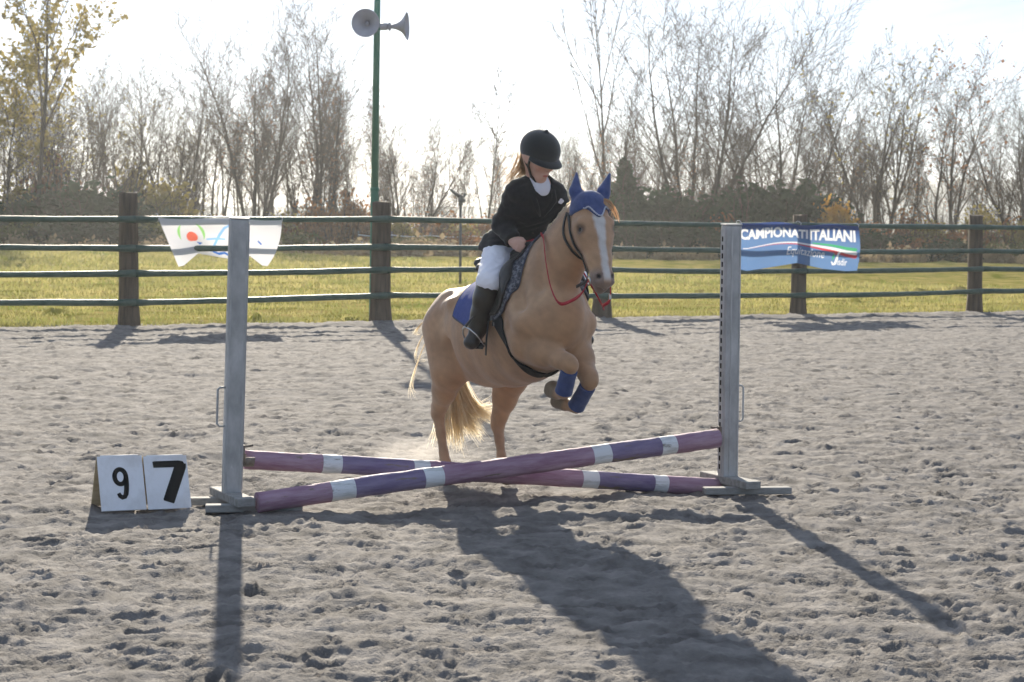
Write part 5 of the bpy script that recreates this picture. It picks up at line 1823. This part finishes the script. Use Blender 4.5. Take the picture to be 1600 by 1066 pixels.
# --- bushes and thicket
def make_bush(seed, m, n, w, h, size, name, stems=14, lean=1.0, dens=.33):
    rs = np.random.RandomState(seed)
    root = empty(name)
    br = []
    for i in range(stems):
        a = rs.rand() * 6.28
        d = V3(math.cos(a) * rs.rand() * .8 * w / h, math.sin(a) * .5 * rs.rand() * w / h, 1); d /= np.linalg.norm(d)
        P = [V3(math.cos(a), math.sin(a), 0) * rs.rand() * w * .3 + V3(0, 0, -.1)]
        for j in range(6): P.append(P[-1] + (d + rs.normal(0, .12, 3)) * h / 6)
        br.append((P, np.linspace(.022, .006, 7), 0))
        for q in range(5):
            s = P[rs.randint(1, 6)]; e = d + rs.normal(0, .6, 3); e[2] = abs(e[2])
            br.append(([s, s + e * h * .12, s + e * h * .25 + V3(0, 0, .05)], [.010, .007, .005], 1))
    V, F = tubes(br, lambda l: 4 if l == 0 else 3)
    if h > 1: link('stems', fast_mesh('stems', V, [F], [M_twig]), root)['kind'] = 'stuff'
    nl = max(7, int(15 * w * h / 6))
    lc = rs.normal(0, 1, (nl, 3)); lc /= np.linalg.norm(lc, axis=1, keepdims=True)
    lc = lc * rs.uniform(.25, .95, (nl, 1)) * V3(w / 2, w / 3, h / 2) + V3(0, 0, h * .5)
    lc[:, 2] = np.clip(lc[:, 2], .15 * h, None)
    C_ = lc[rs.randint(0, nl, n)] + rs.normal(0, 1, (n, 3)) * dens * V3(1, 1, .8)
    C_ = C_[(C_[:, 2] > .02)]
    LV, LF = leaf_quads(rs, C_, size)
    link('crown', fast_mesh('crown', LV, [LF], [m]), root)
    return root
BK = {'dark': make_bush(51, L_dark, 4200, 3.6, 2.6, .11, 'evergreen_bush'),
      'olive': make_bush(52, L_olive, 2600, 3.0, 2.0, .085, 'olive_bush'),
      'rus': make_bush(53, L_rus, 1600, 2.2, 2.0, .08, 'russet_bush', 22),
      'yel': make_bush(54, L_yel, 1500, 2.4, 2.2, .08, 'yellow_bush', 18),
      'orange': make_bush(55, L_oran, 1700, 2.0, 1.7, .09, 'orange_bush', 12),
      'scrub': make_bush(56, L_rus, 700, 3.0, 1.8, .06, 'bramble_bush', 46),
      'straw': make_bush(57, L_straw, 1500, 3.2, .75, .085, 'dry_weed_clump', 8, dens=.22)}
BLB = {'dark': 'dark evergreen bush at the foot of the far wood', 'olive': 'olive green bush at the foot of the far wood', 'rus': 'russet-leaved bush at the foot of the far wood',
       'yel': 'thin yellow-green bush at the foot of the far wood', 'orange': 'bright orange-leaved bush', 'scrub': 'twiggy brown bramble bush below the far trees',
       'straw': 'clump of dry straw-coloured weeds at the meadow edge'}
# photo x, photo top row, distance, width factor, kind, label of its own
B = [(150, 284, 95, 1.5, 'dark', 'broad dark green hedge-like bush left of the first brown post'), (60, 305, 97, 1.4, 'dark', None), (225, 318, 96, 1.0, 'olive', None),
     (-20, 330, 96, 1.4, 'dark', None), (100, 320, 99, 1.2, 'olive', None), (255, 292, 98, 1.2, 'yel', None), (30, 300, 101, 1.0, 'yel', None), (210, 270, 103, 1.0, 'yel', None), (80, 250, 104, .9, 'rus', None),
     (330, 340, 98, 1.1, 'scrub', None), (395, 345, 98, 1.1, 'scrub', None), (440, 338, 97, 1.1, 'yel', None), (490, 312, 97, 1.0, 'rus', None), (548, 300, 98, .8, 'rus', 'upright russet bush just left of the green pole'),
     (520, 345, 96, .9, 'scrub', None), (620, 345, 97, 1.2, 'yel', None), (670, 350, 97, 1.1, 'scrub', None), (720, 350, 98, 1.2, 'yel', None), (560, 330, 100, 1.2, 'olive', None),
     (640, 325, 101, 1., 'scrub', None), (700, 330, 102, 1., 'rus', None), (760, 335, 100, 1.1, 'rus', None), (800, 330, 102, 1.2, 'scrub', None),
     (955, 296, 94, 1.0, 'dark', None), (1010, 282, 95, 1.2, 'dark', 'dark evergreen bush right behind the horse head'), (1060, 300, 96, 1.2, 'dark', None), (900, 318, 99, 1.2, 'dark', None), (1120, 300, 96, 1.1, 'dark', None),
     (1130, 330, 94, .9, 'rus', 'russet bush left of the right jump standard'), (1180, 272, 96, 1.3, 'dark', None), (1240, 276, 97, 1.2, 'dark', None), (1100, 345, 93, 1.3, 'dark', None), (1285, 305, 98, 1.0, 'dark', None),
     (1308, 318, 94, .75, 'orange', 'orange-leaved bush just above the right end of the blue banner'), (1345, 335, 97, 1.1, 'rus', None), (1400, 335, 97, 1.2, 'scrub', None), (1450, 340, 97, 1.2, 'yel', None),
     (1500, 345, 96, 1.1, 'rus', None), (1550, 345, 97, 1.2, 'scrub', None), (1600, 340, 97, 1.2, 'yel', None), (1380, 350, 94, 1.2, 'dark', None), (1480, 362, 90, 1.0, 'dark', 'low dark bush beside the right-hand fence post'), (1430, 365, 93, 1.2, 'rus', None),
     (1570, 362, 92, 1.0, 'olive', None), (1045, 345, 91, 1.3, 'dark', None), (985, 340, 91, 1.2, 'dark', None), (1160, 350, 91, 1.2, 'dark', None), (1215, 335, 92, 1.3, 'dark', None), (1590, 330, 98, 1.2, 'rus', None), (1530, 318, 99, 1.1, 'yel', None), (1420, 318, 99, 1.0, 'rus', None), (100, 350, 91, 1.4, 'dark', None), (180, 352, 91, 1.4, 'dark', None), (20, 350, 91, 1.3, 'olive', None), (240, 345, 92, 1.2, 'olive', None), (1300, 360, 93, 1.1, 'dark', None), (380, 362, 94, 1.2, 'rus', None), (300, 355, 95, 1.2, 'olive', None), (460, 362, 94, 1.2, 'olive', None), (640, 366, 93, 1.2, 'olive', None), (720, 362, 94, 1.2, 'rus', None)]
BH = {'dark': 2.6, 'olive': 2.0, 'rus': 2.0, 'yel': 2.2, 'orange': 1.7, 'scrub': 1.8, 'straw': .75}
ub = set()
def put_bush(x, yt, Y, wf, kd, lb):
    o = BK[kd] if kd not in ub else dup(BK[kd])
    ub.add(kd)
    h = top_h(yt, Y) + .1
    s = h / BH[kd] / 1.08
    place(o, x, 388, Y, s, rt.uniform(-.5, .5) + (math.pi if rt.random() < .5 else 0), min(max(s, .8), 1.3) * wf)
    lb0 = BLB[kd].replace(' at the foot of the far wood', '').replace(' below the far trees', '').replace(' at the meadow edge', '') + ', far back ' + zone(x)
    tag(o, lb or lb0, 'bush' if kd != 'straw' else 'weeds', None if lb else ('far plants: ' + lb0))
    if lb and 'group' in o: del o['group']
for q in sorted(B, key=lambda q: q[5] is not None): put_bush(*q)
x = -60
while x < 1680:
    put_bush(x, rt.uniform(374, 388), rt.uniform(86, 92), rt.uniform(.8, 1.4), 'straw', None)
    x += rt.uniform(38, 75)

# --- grass
rs = np.random.RandomState(8)
def blades(n, bmax, a0, a1, hmin, hmax, w, b0=.02):
    b_ = bmax * rs.rand(n) ** 1.6 + b0
    a = a0 + (a1 - a0) * rs.rand(n)
    dens = pnoise(a * .9, b_ * .9 + 3) + .6 * pnoise(a * 3.1, b_ * 3.1)
    k = dens > rs.uniform(-.9, .25, n)
    a, b_ = a[k], b_[k]
    n = len(a)
    ed = (0.12 + 0.16 * pnoise(a * 1.7, 0 * a) + 0.1 * pnoise(a * 5, 0 * a + 4)) * np.exp(-b_ / 1.5)
    X = FA[0] + FDIR[0] * a + FNRM[0] * (b_ + ed)
    Y = FA[1] + FDIR[1] * a + FNRM[1] * (b_ + ed)
    Z = meadow_h(a, b_) - .01
    h = rs.uniform(hmin, hmax, n) * (1 + b_ / 30) * (1 + .8 * np.clip(pnoise(a * .7, b_ * .7 + 50), 0, 1))
    az = rs.rand(n) * 6.283
    ww = w * (1 + b_ / 14) * rs.uniform(.6, 1.4, n)
    P = np.stack([X, Y, Z], 1)
    d = np.stack([np.cos(az), np.sin(az), 0 * az], 1)
    le = np.stack([rs.normal(0, .55, n), rs.normal(0, .55, n), np.ones(n)], 1)
    T0 = P + le * (h * .6)[:, None] * V3(.6, .6, 1)
    T1 = P + le * h[:, None]
    T1[:, 2] -= h * .12 * np.hypot(le[:, 0], le[:, 1])
    V = np.stack([P - d * ww[:, None] / 2, P + d * ww[:, None] / 2, T0 + d * ww[:, None] * .38, T0 - d * ww[:, None] * .38, T1], 1).reshape(-1, 3)
    o = 5 * np.arange(n)
    return V, np.stack([o, o + 1, o + 2, o + 3], 1), np.stack([o + 3, o + 2, o + 4], 1)
M_gr = mat('meadow_grass', (0.14, 0.18, 0.035), .7, (0.50, 0.42, 0.18), scale=.45, spec=.25, trans=.55, detail=7, lo=.3, hi=.7)
V, F4, F3 = blades(180000, 75, -10, 26, .035, .085, .012)
V2, G4, G3 = blades(9000, .7, -10, 26, .05, .15, .014, -.22)
F4, F3 = np.concatenate([F4, G4 + len(V)]), np.concatenate([F3, G3 + len(V)])
V = np.concatenate([V, V2])
tag(link('grass', fast_mesh('grass', V, [F4, F3], [M_gr])), 'short sunlit meadow grass', 'grass', kind='stuff')

# --- sprinkler post and the tape fence far out in the meadow
M_gal2 = mat('dull_pipe', (0.09, 0.09, 0.09), .6, (.14, .14, .135), scale=6, spec=.3)
p = at_z(719, 447)
sp = empty('sprinkler', p)
tag(sp, 'thin grey sprinkler riser standing in the meadow left of the rider', 'sprinkler')
b = MB(); b.tube([(0, 0, -.1), (-.01, 0, 1.9)], .032, 8); b.build('riser', M_gal2, sp)
b = MB(); b.tube([(-.01, 0, 1.86), (-.01, 0, 2.06)], [.06, .05], 8); b.tube([(-.06, 0, 1.98), (.09, 0, 1.97)], .045, 8); b.build('swivel', M_gal2, sp)
b = MB(); b.tube([(.05, 0, 2.02), (-.12, 0, 2.12), (-.26, -.02, 2.24)], [.05, .04, .026], 8); b.build('nozzle', M_gal2, sp)
b = MB(); b.tube([(.02, 0, 2.02), (.10, 0, 2.13)], [.02, .035], 6); b.build('drive_arm', M_gal2, sp)
M_tape = mat('white_tape', (.75, .75, .75), .7, spec=.1)
M_stake = mat('grey_stake', (.10, .10, .10), .8)
wf_ = empty('tape_fence', at_z(672, 395))
tag(wf_, 'white electric tape fence on thin stakes far out in the meadow', 'fence')
o3 = Vector(wf_.location)
sx = [560, 612, 672, 735, 800, 870]
pts = [Vector(at_y(x, 393, 94 + i * .4)) for i, x in enumerate(sx)]
for q in pts:
    b = MB(); b.tube([(q.x - o3.x, q.y - o3.y, -.2), (q.x - o3.x, q.y - o3.y, .95)], .035, 6); b.build('stake', M_stake, wf_)
for z in (.80, .50):
    for q, r_ in zip(pts[:-1], pts[1:]):
        b = MB()
        ll = [q.lerp(r_, t) for t in np.linspace(0, 1, 7)]
        b.tube([(c.x - o3.x, c.y - o3.y - .04, z - .06 * math.sin(math.pi * t)) for c, t in zip(ll, np.linspace(0, 1, 7))], .016, 5)
        b.build('tape', M_tape, wf_)

# --- dust thrown up by the hind hooves
dm = bpy.data.materials.new('dust')
dm.use_nodes = True
dn, dl = dm.node_tree.nodes, dm.node_tree.links
dn.remove(dn['Principled BSDF'])
dv = dn.new('ShaderNodeVolumePrincipled')
dv.inputs['Color'].default_value = (.84, .80, .76, 1)
dv.inputs['Anisotropy'].default_value = 0.5
dc = dn.new('ShaderNodeTexCoord')
dz = dn.new('ShaderNodeTexNoise'); dz.inputs['Scale'].default_value = 2.2; dz.inputs['Detail'].default_value = 3
dl.new(dc.outputs['Object'], dz.inputs['Vector'])
dg_ = dn.new('ShaderNodeVectorMath'); dg_.operation = 'LENGTH'
dl.new(dc.outputs['Object'], dg_.inputs[0])
dr = dn.new('ShaderNodeMapRange')
dr.inputs['From Min'].default_value = 1.0; dr.inputs['From Max'].default_value = 0.15
dr.inputs['To Min'].default_value = -.42; dr.inputs['To Max'].default_value = .25
dl.new(dg_.outputs['Value'], dr.inputs['Value'])
da = dn.new('ShaderNodeMath'); da.operation = 'ADD'
dl.new(dz.outputs['Fac'], da.inputs[0]); dl.new(dr.outputs['Result'], da.inputs[1])
ds = dn.new('ShaderNodeMapRange')
ds.inputs['From Min'].default_value = .30; ds.inputs['From Max'].default_value = .80
ds.inputs['To Min'].default_value = 0; ds.inputs['To Max'].default_value = 0.75
dl.new(da.outputs[0], ds.inputs['Value'])
dl.new(ds.outputs['Result'], dv.inputs['Density'])
dl.new(dv.outputs[0], dn['Material Output'].inputs['Volume'])
b = MB()
b.lathe([(max(.0005, math.sin(t)), -math.cos(t)) for t in np.linspace(0.0, math.pi, 15)], Matrix.Identity(4), 24)
du = b.build('dust', dm)
du.location = Vector(at_y(648, 712, 13.75))
du.scale = (.55, .45, .20)
tag(du, 'thin puff of dust behind the hind hooves', 'dust', kind='stuff')
